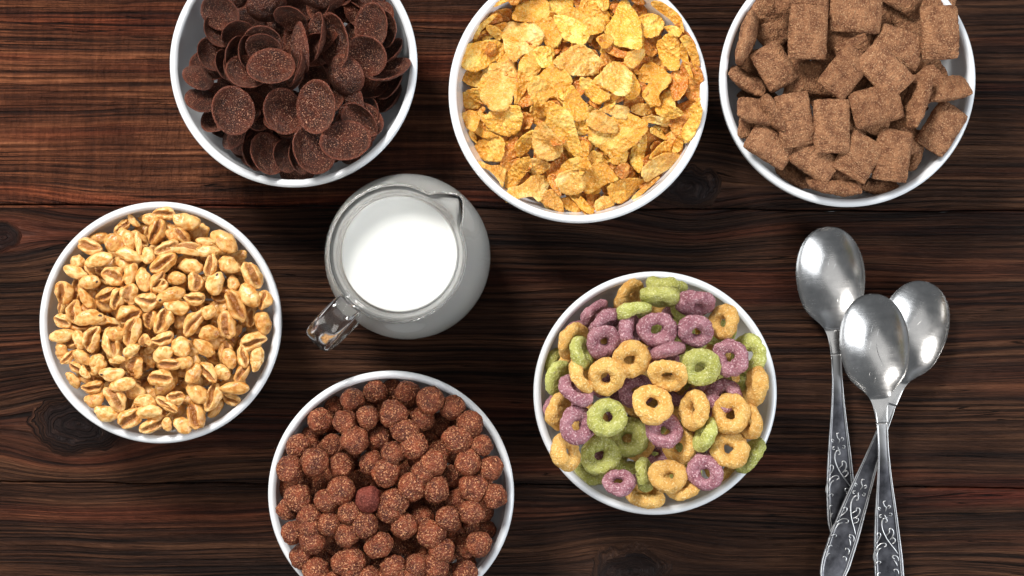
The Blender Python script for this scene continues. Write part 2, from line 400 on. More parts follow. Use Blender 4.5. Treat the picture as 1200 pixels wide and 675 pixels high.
def disc_shape(seed):            # cupped chocolate flake, radius 1
    r = random.Random(seed); off = Vector((seed * 1.9, seed, 0)); v = []; f = []
    nr, ns = 14, 56; ell = r.uniform(.92, 1.0); depth = r.uniform(.36, .54); th = .075; sadd = r.uniform(-.10, .12)
    out = [1 + .03 * math.sin(2 * (2 * math.pi * i / ns) + seed) + .015 * noise.noise(Vector((math.cos(6.283 * i / ns) * 3, math.sin(6.283 * i / ns) * 3, seed))) for i in range(ns)]
    def pt(q, i, sg):
        a = 2 * math.pi * i / ns; x = q * out[i] * math.cos(a); y = q * out[i] * math.sin(a) * ell
        z = depth * (q * q) * (.9 + .0 * x) + sadd * x * x
        p = Vector((x, y, z)); rough = .035 * noise.fractal(p * 2.6 + off, 1, 2, 2) + .016 * noise.fractal(p * 10 + off, 1, 2, 2)
        return Vector((x, y, z + rough + sg * th * .5 * (1 if q < .97 else .55)))
    for sg in (1, -1):
        base = len(v); v.append(pt(0, 0, sg))
        for k in range(1, nr + 1):
            for i in range(ns): v.append(pt(k / nr, i, sg))
        for i in range(ns):
            j = (i + 1) % ns
            f.append((base, base + 1 + i, base + 1 + j) if sg > 0 else (base, base + 1 + j, base + 1 + i))
            for k in range(nr - 1):
                a, b = base + 1 + k * ns, base + 1 + (k + 1) * ns
                f.append((a + i, b + i, b + j, a + j) if sg > 0 else (a + i, a + j, b + j, b + i))
    top = 1 + (nr - 1) * ns; bot = 1 + nr * ns + 1 + (nr - 1) * ns
    m = len(v)
    for i in range(ns):
        p = (v[top + i] + v[bot + i]) / 2; v.append(Vector((p.x * 1.02, p.y * 1.02, p.z)))
    for i in range(ns):
        j = (i + 1) % ns; f.append((top + i, m + i, m + j, top + j)); f.append((m + i, bot + i, bot + j, m + j))
    return v, f

def puff_shape(seed, kind):      # long axis x, half length 1; kind c: crease up, b: smooth back up, d: smooth with germ
    r = random.Random(seed); v, f = uv_sphere(48, 32); off = Vector((seed * 3.3, 1, seed * .7)); out = []; toast = []
    bend = r.uniform(-.28, .28); taper = r.uniform(-.22, .22); gd = r.uniform(.40, .70); gw = r.choice([.13, .18, .24, .34]); open_ = r.uniform(.0, .26); gy = r.uniform(-.22, .22); wob = r.uniform(.1, .35); skew = r.uniform(-.25, .25)
    end = r.uniform(.0, .3)
    for p in v:
        x, y, z = p[2], p[0], p[1]          # sphere poles on the long axis
        # z up; crease runs along x on the +z side
        w = .66 * (1 + taper * x) * (1 - .06 * x * x); hgt = .56 * (1 + taper * x)
        X, Y, Z = x * (1 + .0 * y), y * w, z * hgt
        g = 0; gy_ = gy + wob * noise.noise(Vector((x * 1.6, seed * 2.1, 0))) + skew * x
        if z > -.15:
            g = math.exp(-((y - gy_) / (gw + open_ * (1 - x * x))) ** 2) * min(1, max(0, (z + .15) / .45)) * max(0, 1 - abs(x) ** 3.2)
            Z -= g * gd * hgt * 1.5
            Y += (1 if y > gy_ else -1) * g * .05
            lipc = math.exp(-((abs(y - gy_) - .45) / .22) ** 2) * max(0, z); Z += .07 * lipc
        Y += bend * (X * X - .4); Z += end * .2 * x * x * z
        q = Vector((X, Y, Z))
        d = .12 * noise.fractal(q * 1.6 + off, 1, 2, 2) + .022 * noise.fractal(q * 6 + off, 1, 2, 2) + g * .22 * noise.fractal(q * 6 + off, 1, 2, 3)
        nrm = Vector((x, y, z)).normalized()
        q = q + nrm * d
        if kind != 'c': q = Vector((q.x, -q.y, -q.z))
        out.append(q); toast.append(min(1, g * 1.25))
    mi = None
    if kind == 'd':
        mi = []
        sx = 1 if seed % 2 else -1
        for q in f:
            c = sum((out[k] for k in q), Vector()) / len(q)
            dd = (Vector((c.x, c.y * 1.4, 0)) - Vector((sx * .74, .0, 0))).length
            mi.append(1 if dd < .14 and c.z > 0 else 0)
    return out, f, mi, toast

def flake_mesh(poly, seed, curl):   # world-size outline around its centre -> corn flake with thickness, bubbles and curl
    r = random.Random(seed); off = Vector((seed * 1.3, seed * .7, 0)); ns = 52; nr = 9
    o = spline(poly, ns); c = o.mean(0); o = o - c; size = np.abs(o).max(); th = .0011
    a0 = r.uniform(0, math.pi); dirv = np.array([math.cos(a0), math.sin(a0)])
    for i in range(ns):
        a = 2 * math.pi * i / ns
        o[i] *= 1 + .085 * noise.fractal(Vector((o[i][0] * 500, o[i][1] * 500, seed)), 1, 2, 3)
    v = []; f = []
    def pt(q, i, sg):
        x, y = o[i] * q; s = (x * dirv[0] + y * dirv[1]) / size
        p = Vector((x, y, 0))
        z = 1.6 * curl * size * (s * s) + .0014 * noise.fractal(p * 170 + off, 1, 2, 3) +   .0027 * noise.noise(p * 80 + off * 2) + .00045 * noise.noise(p * 520 + off)
        return Vector((x, y, z + sg * th * .5 * (1 if q < .95 else .4)))
    for sg in (1, -1):
        base = len(v); v.append(pt(0, 0, sg))
        for k in range(1, nr + 1):
            for i in range(ns): v.append(pt(k / nr, i, sg))
        for i in range(ns):
            j = (i + 1) % ns
            f.append((base, base + 1 + i, base + 1 + j) if sg > 0 else (base, base + 1 + j, base + 1 + i))
            for k in range(nr - 1):
                a, b = base + 1 + k * ns, base + 1 + (k + 1) * ns
                f.append((a + i, b + i, b + j, a + j) if sg > 0 else (a + i, a + j, b + j, b + i))
    top = 1 + (nr - 1) * ns; bot = 1 + nr * ns + 1 + (nr - 1) * ns
    for i in range(ns):
        j = (i + 1) % ns; f.append((top + i, bot + i, bot + j, top + j))
    # outline given clockwise on screen -> make the winding right
    area2 = sum(o[i][0] * o[(i + 1) % ns][1] - o[(i + 1) % ns][0] * o[i][1] for i in range(ns))
    if area2 < 0: f = [tuple(reversed(q)) for q in f]
    return v, f, c

# ------------------------------------------------------------------ heap building
CELL = .0012
class Heap:
    """Height map of one bowl's contents; pieces are set down on it one after another."""
    def __init__(s, bw, edge, centre, depth):
        s.b = bw; s.edge = edge; s.centre = centre; n = int(.19 / CELL); s.n = n
        g = (np.arange(n) - n / 2 + .5) * CELL; X, Y = np.meshgrid(g, g, indexing='ij'); s.r = np.hypot(X, Y)
        s.t = edge + (centre - edge) * np.clip(1 - (s.r / (bw['R'] * .93)) ** 2, 0, 1)
        s.H = s.t - depth
        zs = np.linspace(.006, RIM, 60); rs = np.array([wall_r(z, bw['R']) for z in zs])
        wall = np.interp(s.r, rs, zs, left=.006, right=RIM + .002)
        s.H = np.maximum(s.H, wall * (s.r > rs[0]))
        s.H[s.r > bw['R']] = -.0
    def cells(s, P_):
        i = np.floor((P_[:, 0] - s.b['x']) / CELL + s.n / 2).astype(int); j = np.floor((P_[:, 1] - s.b['y']) / CELL + s.n / 2).astype(int)
        ok = (i >= 0) & (j >= 0) & (i < s.n) & (j < s.n); return i[ok], j[ok], P_[ok, 2]
    def rest(s, P_, q=.88, cap=None):
        i, j, z = s.cells(P_); lo = np.full((s.n, s.n), 9.0); np.minimum.at(lo, (i, j), z); m = lo < 8
        gap = s.H[m] - lo[m]; zz = float(np.quantile(gap, q)) if len(gap) else s.edge
        if cap is not None: zz = min(zz, cap)
        return zz
    def add(s, P_, z0):
        i, j, z = s.cells(P_); np.maximum.at(s.H, (i, j), z + z0)
    def target(s, x, y):
        r = math.hypot(x - s.b['x'], y - s.b['y']); return s.edge + (s.centre - s.edge) * max(0, 1 - (r / (s.b['R'] * .93)) ** 2)

NUM = ['twelve', 'one', 'two', 'three', 'four', 'five', 'six', 'seven', 'eight', 'nine', 'ten', 'eleven']
PIECES = []                      # (object, phrase, bowl, px, py, place phrase)
def where(b, px, py):
    dx, dy = px - b['px'], py - b['py']; d = math.hypot(dx, dy) / b['rp']
    h = (math.degrees(math.atan2(dx, -dy)) % 360) / 15; k = int(round(h)) % 24
    clock = (NUM[k // 2] + " o'clock") if k % 2 == 0 else 'half past ' + NUM[k // 2]
    if d < .12: return 'at the heap centre'
    zone = 'just off centre' if d < .30 else 'midway out' if d < .48 else 'well out' if d < .64 else 'near the wall' if d < .79 else 'rimside at'
    return zone + (' at ' if zone != 'rimside at' else ' ') + clock
def register(o, phrase, b, px, py, grp, cat):
    o['category'] = cat; o['group'] = grp; PIECES.append((o, phrase, px, py, where(b, px, py)))

SKIP = {n for a, b in [(10,10),(16,16),(54,54),(113,113),(115,116),(118,118),(121,121),(126,126),(128,129),(136,136),(147,147),(149,149),(159,159),(180,180),(204,205),(210,210),(237,237),(300,302),(306,310),(371,371),(373,373),(377,380),(382,383),(390,390),(392,392),(401,401),(406,406),(411,412),(437,437),(440,440),(444,444),(450,450),(506,506),(508,508),(510,511),(513,514),(519,519),(523,523),(525,527),(530,530),(536,538),(540,540),(544,545),(549,549),(556,556),(559,559),(571,571),(578,578),(620,620),(675,675),(684,684),(689,689),(696,697),(821,822),(825,828),(831,832),(835,837),(839,839),(843,845),(847,847),(850,863),(866,866),(868,868),(870,871),(874,878),(881,882),(884,889),(893,903),(905,906),(909,910),(913,914),(916,917),(921,921),(924,924),(929,929),(933,933),(935,935),(937,937),(942,942),(945,945),(947,947),(949,949),(951,951),(953,953),(955,955),(957,957),(959,959),(961,963),(970,970),(975,976),(979,979),(981,982),(985,985),(987,987),(989,989),(991,991),(994,994),(996,999),(1001,1001),(1014,1014),(1018,1019),(1022,1022),(1024,1024),(1026,1026),(1029,1031),(1034,1034),(1041,1041),(1043,1043),(1047,1047),(1050,1051),(1053,1054),(1057,1058),(1063,1063),(1100,1100),(1102,1103),(1111,1111),(1115,1116),(1118,1118),(1132,1133),(1193,1193),(1196,1196),(1198,1198)] for n in range(a, b + 1)}   # pieces buried out of sight
def orient(a_deg, tilt, lean, roll=0.0, spin=0.0):
    a = -math.radians(a_deg); X = Vector((math.cos(a), math.sin(a), 0)); Y = Vector((-math.sin(a), math.cos(a), 0)); Z = Vector((0, 0, 1))
    M = Matrix((X, Y, Z)).transposed()
    return M @ Matrix.Rotation(tilt * lean, 3, 'X') @ Matrix.Rotation(roll, 3, 'Y') @ Matrix.Rotation(spin, 3, 'Z')

COUNTER = [0]
def drop(heap, name, me, V, px, py, rot, scale, phrase, grp, cat='cereal piece', q=.88, sink=0.0, over=.012):
    """Set one piece down on the heap under photo pixel (px, py)."""
    A = np.array(rot) @ np.diag(scale); W_ = V @ A.T
    z = heap.target(*P(px, py, heap.edge))
    for _ in range(3):
        x, y = P(px, py, z); cap = heap.target(x, y) + over - W_[:, 2].max() * .5
        Q = W_ + np.array([x, y, 0]); z = heap.rest(Q, q, cap) - sink
    x, y = P(px, py, z); heap.add(W_ + np.array([x, y, 0]), z)
    COUNTER[0] += 1
    if COUNTER[0] in SKIP: return None
    o = link(name, me); o.matrix_world = Matrix.Translation((x, y, z)) @ (rot @ Matrix.Diagonal(Vector(scale))).to_4x4()
    o['n'] = COUNTER[0]
    register(o, phrase, heap.b, px, py, grp, cat)
    return o

def fill(heap, n, step, pick, edge_=.0155):
    """Buried pieces: each goes to the lowest of several spots until the heap is one layer short of full."""
    b = heap.b; r = random.Random(int(b['px']))
    for _ in range(n):
        best = None
        for _k in range(14):
            rr = (b['R'] - edge_) * math.sqrt(r.random()); a = r.uniform(0, 6.2832); x, y = b['x'] + rr * math.cos(a), b['y'] + rr * math.sin(a)
            i, j = int((x - b['x']) / CELL + heap.n / 2), int((y - b['y']) / CELL + heap.n / 2)
            d = heap.H[max(0, i - 3):i + 4, max(0, j - 3):j + 4].mean() - heap.target(x, y)
            if best is None or d < best[0]: best = (d, x, y)
        if best[0] > -step: continue
        d, x, y = best; k = F / (1 - heap.target(x, y) + step)
        pick(CX + x * k, CY - y * k, r)

def inward(b, px, py, a_deg):    # sign that leans a piece's face towards the middle of its bowl
    a = -math.radians(a_deg); Y = (-math.sin(a), math.cos(a)); tx, ty = b['px'] - px, -(b['py'] - py)
    # rotation about X by +t sends Z to (0,-sin t) along Y
    return -1 if (Y[0] * tx + Y[1] * ty) > 0 else 1

# ---------------- rings
def N(v): return np.array([tuple(p) for p in v])
RS = [ring_shape(i + 1, None) for i in range(6)]; RV = [N(v) for v, f in RS]
RM = {c: [mesh('cereal_ring', v, f, m) for v, f in RS] for c, m in (('y', M_yellow), ('g', M_green), ('p', M_purple))}
CW = dict(y='yellow', g='green', p='purple')
hr = Heap(BW['ring'], .058, .064, .038)
def put_ring(px, py, c, d_px, ratio, a, low=False, over=.022):
    k = rnd.randrange(6); D = d_px / F * (1 - .062); s = D / 2
    t_ = math.acos(max(0, min(1, (ratio - .38) / .62)))
    look = 'lying flat' if ratio > .93 else 'tilted' if ratio > .66 else 'standing on edge'
    ph = ('half-buried ' if low else '') + CW[c] + ' cereal ring ' + look
    return drop(hr, 'cereal_ring', RM[c][k], RV[k], px, py, orient(a, t_, inward(BW['ring'], px, py, a), 0, rnd.uniform(0, 6.28)), (s, s, s), ph, 'rings in the ring cereal bowl', over=over, q=.99)
rnd.seed(4)
fill(hr, 70, .026, lambda px, py, r: put_ring(px, py, r.choice('yygp'), 42, r.uniform(.6, 1), r.uniform(-90, 90), True))
RINGS = [ # x, y (2.25x crop), colour, long diameter, ratio, angle, low first
 (390,118,'y',70,.8,0),(385,133,'p',85,.7,0),(68,262,'g',85,.7,110),(265,515,'g',95,.8,0),(400,340,'p',90,.8,0),(395,370,'y',95,.9,0),(533,315,'y',95,.75,0),(420,312,'y',90,.9,10),
 (330,500,'p',85,.85,0),(170,545,'g',95,.8,0),(505,532,'y',90,.9,0),(270,178,'p',92,.75,90),(283,333,'p',98,.95,0),(403,593,'y',88,.6,-10),(308,612,'y',108,.52,8),
 (172,125,'p',90,.56,-40),(200,150,'p',95,.62,-38),(268,80,'y',98,.78,-45),(365,57,'g',108,.45,10),(580,238,'g',105,.85,90),(583,413,'y',92,.68,90),(598,322,'y',104,.52,92),
 (77,298,'g',96,.72,110),(114,200,'y',100,.76,-62),(140,295,'y',96,.62,62),(137,232,'g',98,.62,72),(80,385,'y',98,.74,95),(98,492,'y',104,.76,60),(513,345,'p',98,.85,-20),
 (395,478,'y',102,.92,80),(305,552,'g',92,.60,80),(465,447,'g',95,.50,-68),(583,502,'g',108,.42,-55),
 (125,332,'p',102,.74,30),(203,297,'y',104,.94,0),(512,152,'y',93,.82,100),(441,103,'p',103,.72,0),(365,229,'p',96,.50,-15),(345,85,'g',108,.54,3),(277,126,'g',94,.64,-12),
 (197,203,'p',95,.93,-40),(127,424,'p',105,.94,70),(337,171,'p',103,.98,0),(439,176,'p',99,.90,0),(262,457,'g',110,.92,-50),(187,503,'g',105,.97,0),(236,573,'p',86,.82,-15),(529,245,'p',98,.96,90),
 (464,549,'p',98,.97,90),(357,437,'p',101,.95,0),(367,558,'y',101,.80,0),(450,270,'g',104,.98,0),(366,290,'y',107,.84,8),(527,487,'y',103,.93,0),(435,382,'y',105,.70,95),
 (532,395,'y',108,.92,-50),(268,250,'y',103,.98,0),(325,367,'y',108,.98,0),(207,403,'g',103,.98,0)]
for i, (x, y, c, d, q, a) in enumerate(RINGS):
    put_ring(620 + x / 2.25, 310 + y / 2.25, c, d / 2.25, q, a, i < 11, over=-.003 if i < 11 else .040)

# ---------------- cocoa balls
BS = [ball_shape(i + 1) for i in range(7)]; BV = [N(v) for v, f in BS]; BM = [mesh('cocoa_ball', v, f, M_ball) for v, f in BS]; BMr = [mesh('reddish_cocoa_ball', v, f, M_ballred) for v, f in BS[:2]]
hb = Heap(BW['ball'], .050, .058, .034)
def put_ball(px, py, d_px, low=False, red=False, el=1.0, over=.030):
    k = rnd.randrange(2 if red else 7); s = d_px / F * (1 - .058) / 2
    rot = Matrix.Rotation(rnd.uniform(0, 6.28), 3, Vector((rnd.uniform(-1, 1), rnd.uniform(-1, 1), rnd.uniform(-1, 1))).normalized())
    if el != 1: rot = Matrix.Rotation(rnd.choice([.5, -.3, .1]), 3, 'Z')
    ph = ('half-buried ' if low else '') + ('smooth reddish' if red else 'oblong' if el != 1 else 'small' if d_px < 25 and not low else 'large' if d_px > 30.5 else 'rough round') + ' cocoa ball'
    return drop(hb, 'cocoa_ball', (BMr if red else BM)[k], BV[k], px, py, rot, (s * 1.045 * el, s * 1.045, s * 1.045), ph, 'cocoa balls in the bowl below the jug', over=over, q=.985, sink=.0002)
rnd.seed(5)
fill(hb, 170, .019, lambda px, py, r: put_ball(px, py, r.uniform(24, 29), True))
BALLS_LOW = [(600,425,68),(625,455,68),(560,445,68),(640,350,66),(480,430,66),(590,520,68),(655,530,66),(690,470,66),(218,138,60),(405,80,60),(563,205,66),(520,243,66),(585,285,64),(150,232,64),(180,275,60),(305,372,66),(165,375,76),(365,390,66),(65,395,60),(505,472,68),(380,500,66),(185,610,64),(615,590,62),(470,605,62),(700,530,62),(640,630,60),(457,340,68),(225,575,66),(430,575,66),(480,660,64),(600,665,62),(610,545,66),(345,645,66),(228,665,66)]
BALLS = [(350,95,75),(280,120,75),(452,97,78),(595,142,75),(255,188,75),(327,172,68),(687,262,66),(497,180,74),(215,262,72),(363,241,76),(718,333,72),(340,318,76),(404,287,68),(592,360,68),(73,465,66),(268,475,70),(198,435,74),(652,472,78),(725,422,78),(580,492,76),(140,487,74),(90,537,70),(204,510,70),(262,545,72),(120,612,76),(560,595,80),(677,573,78),(408,650,80),(540,645,80),(650,195,80),(523,118,83),(177,185,81),(107,267,77),(80,338,82),(406,162,83),(285,247,83),(610,243,78,'e'),(443,215,72,'e'),(244,328,80),(157,315,85),(533,316,81),(642,315,82),(472,263,85),(385,348,85),(541,400,81),(467,392,87),(660,395,85),(242,405,85),(106,428,82),(330,432,79,'r'),(410,440,83),(317,511,83),(441,517,78),(526,542,85),(150,562,79),(362,578,74,'e'),(277,626,85)]
for x, y, d in BALLS_LOW: put_ball(310 + x / 2.7, 425 + y / 2.7, d / 2.7, True, over=.002)
for q in BALLS: put_ball(310 + q[0] / 2.7, 425 + q[1] / 2.7, q[2] / 2.7, False, len(q) > 3 and q[3] == 'r', 1.2 if len(q) > 3 and q[3] == 'e' else 1.0)
for x, y in ((390, 685), (420, 700), (452, 690), (485, 702), (515, 688), (545, 672), (370, 668), (405, 708), (500, 712)): put_ball(x, y, 29)

# ---------------- cocoa pillows
PS = [pillow_shape(i + 1) for i in range(7)]; PV = [N(v) for v, f in PS]; PM = [mesh('cocoa_pillow', v, f, M_pillow) for v, f in PS]
hp = Heap(BW['pillow'], .048, .063, .030)
def put_pillow(px, py, L, Wd, a, low=False, over=.014, tiltx=0.0):
    k = rnd.randrange(7); sc = (1 - .058) / F; L0 = 61 * sc / 2; l = L * sc / 2; W0 = L0 * .70 * 2; w = Wd * sc
    T0 = L0 * .48; l = max(l, L0 * .8); tilt = 0; wy = 1.0
    if w < W0 * .8: tilt = math.acos(max(0, min(1, (w - T0) / (W0 - T0))))
    else: wy = w / W0
    look = 'seen edge-on' if tilt > .95 else 'tilted' if tilt > .3 else 'lying flat'
    rot = orient(a, tilt, inward(BW['pillow'], px, py, a), tiltx, 0)
    if rnd.random() < .5: rot = rot @ Matrix.Rotation(math.pi, 3, 'Z')
    return drop(hp, 'cocoa_pillow', PM[k], PV[k], px, py, rot, (l, L0 * wy, L0), ('half-buried ' if low else '') + 'cocoa pillow ' + look, 'cocoa pillows in the bowl above the spoons', over=over, q=.96)
rnd.seed(6)
fill(hp, 60, .022, lambda px, py, r: put_pillow(px, py, 60, r.uniform(32, 42), r.uniform(-90, 90), True, tiltx=r.uniform(-.4, .4)), .024)
PIL = [(175,35,100,70,-50,1),(610,55,150,110,60,1),(665,212,95,70,50,1),(245,548,110,80,30,1),(505,588,110,60,3,1),(190,95,120,95,-40,1),(300,248,155,110,5,1),(620,480,100,45,105,1),(500,395,110,80,10,1),(360,135,130,90,40,1),
 (308,508,145,95,35,0),(95,258,130,72,30,0),(130,352,125,88,10,0),(178,362,125,48,60,0),(726,280,138,86,-8,0),(575,148,155,115,18,0),(503,335,155,118,-15,0),(448,497,135,118,-60,0),(555,492,162,112,98,0),(270,-5,165,95,0,0),(585,-20,125,105,30,0),
 (405,228,155,105,-52,0),(168,462,148,98,32,0),(97,122,165,58,107,0),(440,38,162,130,3,0),(630,322,172,62,105,0),(706,102,168,118,88,0),(712,405,158,106,-57,0),(370,587,166,66,5,0),(247,380,168,110,80,0),(182,210,142,104,60,0),(363,400,168,113,90,0),(530,224,168,110,46,0),(288,102,170,120,92,0)]
for x, y, L, w, a, lo in PIL: put_pillow(840 + x / 2.7, y / 2.7, L / 2.7, w / 2.7, a, bool(lo), over=.004 if lo else .024)
for x, y, a in ((950, -28, 20), (1010, -35, 80), (1060, -20, 50), (900, -5, 100), (1090, -2, 10), (985, -50, 0)): put_pillow(x, y, 61, 42, a)

# ---------------- chocolate flakes
def rim_attr(v, nr=14, ns=56):   # 1 along the thin edge of a flake, 0 elsewhere
    n1 = 1 + nr * ns; a = []
    for i in range(len(v)):
        if i >= 2 * n1: a.append(1.0); continue
        j = i % n1; q = 0 if j == 0 else (1 + (j - 1) // ns) / nr; a.append(1.0 if q > .99 else .55 if q > .92 else 0.0)
    return a
DS = [disc_shape(i + 1) for i in range(7)]; DV = [N(v) for v, f in DS]; DM = [mesh('chocolate_flake', v, f, M_choc, attr=rim_attr(v)) for v, f in DS]
hc = Heap(BW['choc'], .041, .057, .024)
def put_disc(px, py, L, Wd, a, low=False, convex=False, over=.014, q=.95):
    k = rnd.randrange(7); D = L / F * (1 - .05) / 2; ratio = Wd / L; t_ = math.acos(max(.12, min(1, ratio * 1.06 - .06))) if ratio < .9 else .12
    rot = orient(a, t_, inward(BW['choc'], px, py, a), 0, 0)
    if convex: rot = rot @ Matrix.Rotation(math.pi, 3, 'X')
    look = ('domed up' if convex else 'cupped up') if ratio > .6 else 'standing on edge'
    s = D if ratio < .95 else D
    return drop(hc, 'chocolate_flake', DM[k], DV[k], px, py, rot @ Matrix.Rotation(rnd.choice([0, math.pi]), 3, 'Z'), (s, s * 1.03, s), ('half-buried ' if low else '') + 'chocolate flake ' + look, 'chocolate flakes in the bowl cut by the top edge', over=over, q=q)
rnd.seed(7)
fill(hc, 130, .014, lambda px, py, r: put_disc(px, py, 44, r.uniform(26, 42), r.uniform(-90, 90), True, r.random() < .4))
DSC = [(680,40,125,65,40,0),(740,5,120,85,0,0),(262,515,95,70,60,0),(500,395,120,80,30,0),(555,262,120,80,60,0),(715,320,125,95,0,0),(800,350,120,55,-55,0),(490,102,115,35,-15,0),(340,345,120,90,30,0),(640,20,120,80,0,0),(470,20,120,80,20,0),(176,436,120,60,55,0),(430,110,120,80,60,0),
 (155,195,115,85,75,0),(183,112,120,95,75,0),(205,35,135,105,10,0),(237,5,105,62,0,1),(455,45,125,65,20,0),(545,5,150,95,5,1),(365,40,137,88,-20,1),(260,108,120,85,-20,0),(140,330,112,85,30,1),(130,250,108,82,35,1),(197,235,115,48,75,0),(225,250,105,45,75,0),(235,180,120,55,105,0),
 (350,140,135,112,0,0),(277,190,122,62,85,0),(300,540,115,58,70,0),(415,540,118,80,80,0),(450,545,118,62,80,0),(300,390,130,90,80,0),(275,440,152,82,-15,0),(350,535,152,105,72,0),(488,235,142,58,105,0),(478,245,120,50,105,0),(555,135,165,82,98,0),
 (690,412,152,112,45,0),(678,430,145,115,40,0),(662,450,145,115,35,0),(285,268,142,112,30,0),(357,158,124,98,10,0),(450,165,165,72,80,1),(615,270,142,112,40,1),(800,195,118,62,-45,0),(785,100,132,92,80,0),(785,262,155,88,-15,0),(618,140,188,116,78,0),(707,180,152,126,22,0),(742,90,150,120,82,0),
 (415,432,125,90,0,0),(402,388,152,130,85,0),(230,385,166,126,82,0),(507,520,166,136,75,0),(634,502,173,143,-5,0),(553,367,176,147,80,0),(377,252,156,130,5,0)]
for i, (x, y, L, w, a, cv) in enumerate(DSC): put_disc(190 + x / 2.9355, y / 2.9355, L / 2.9355, w / 2.9355, a, i < 13, bool(cv), over=.004 if i < 13 else .050 if i >= len(DSC) - 7 else .026, q=.995 if i >= len(DSC) - 7 else .95)
for x, y, a in ((300, -25, 20), (350, -35, 80), (400, -20, 50), (270, -10, 100), (430, -10, 10)): put_disc(x, y, 48, 38, a)

# ---------------- puffed wheat
QS = {k: [puff_shape(i * 3 + j * 31 + 1, k) for i in range(10 if k != 'd' else 3)] for j, k in enumerate('cbd')}
QV = {k: [N(s[0]) for s in QS[k]] for k in QS}
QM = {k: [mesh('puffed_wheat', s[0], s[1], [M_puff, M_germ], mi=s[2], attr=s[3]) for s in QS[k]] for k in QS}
hq = Heap(BW['puff'], .057, .066, .020)
LK = dict(c='crease up', b='smooth side up', d='with a dark tip')
def put_puff(px, py, L, Wd, a, k, low=False, over=.008):
    i = rnd.randrange(len(QM[k])); sc = (1 - .06) / F / 2; l = L * sc; w = Wd * sc / .70; th = min(w, l) * 1.0
    rot = orient(a + (180 if rnd.random() < .5 else 0), rnd.uniform(-.35, .35), 1, rnd.uniform(-.22, .22), 0)
    return drop(hq, 'puffed_wheat', QM[k][i], QV[k][i], px, py, rot, (l, w, th), ('half-buried ' if low else '') + 'wheat puff ' + LK[k], 'puffed wheat in the leftmost bowl', over=over, q=.94, sink=.0004)
rnd.seed(8)
fill(hq, 330, .0085, lambda px, py, r: put_puff(px, py, 29, 20, r.uniform(-90, 90), r.choice('cb'), True))
T = dict(A=(50,240), B=(140,240), C=(230,240), D=(50,330), E=(140,330), G=(230,330), H=(80,420), I=(190,420))
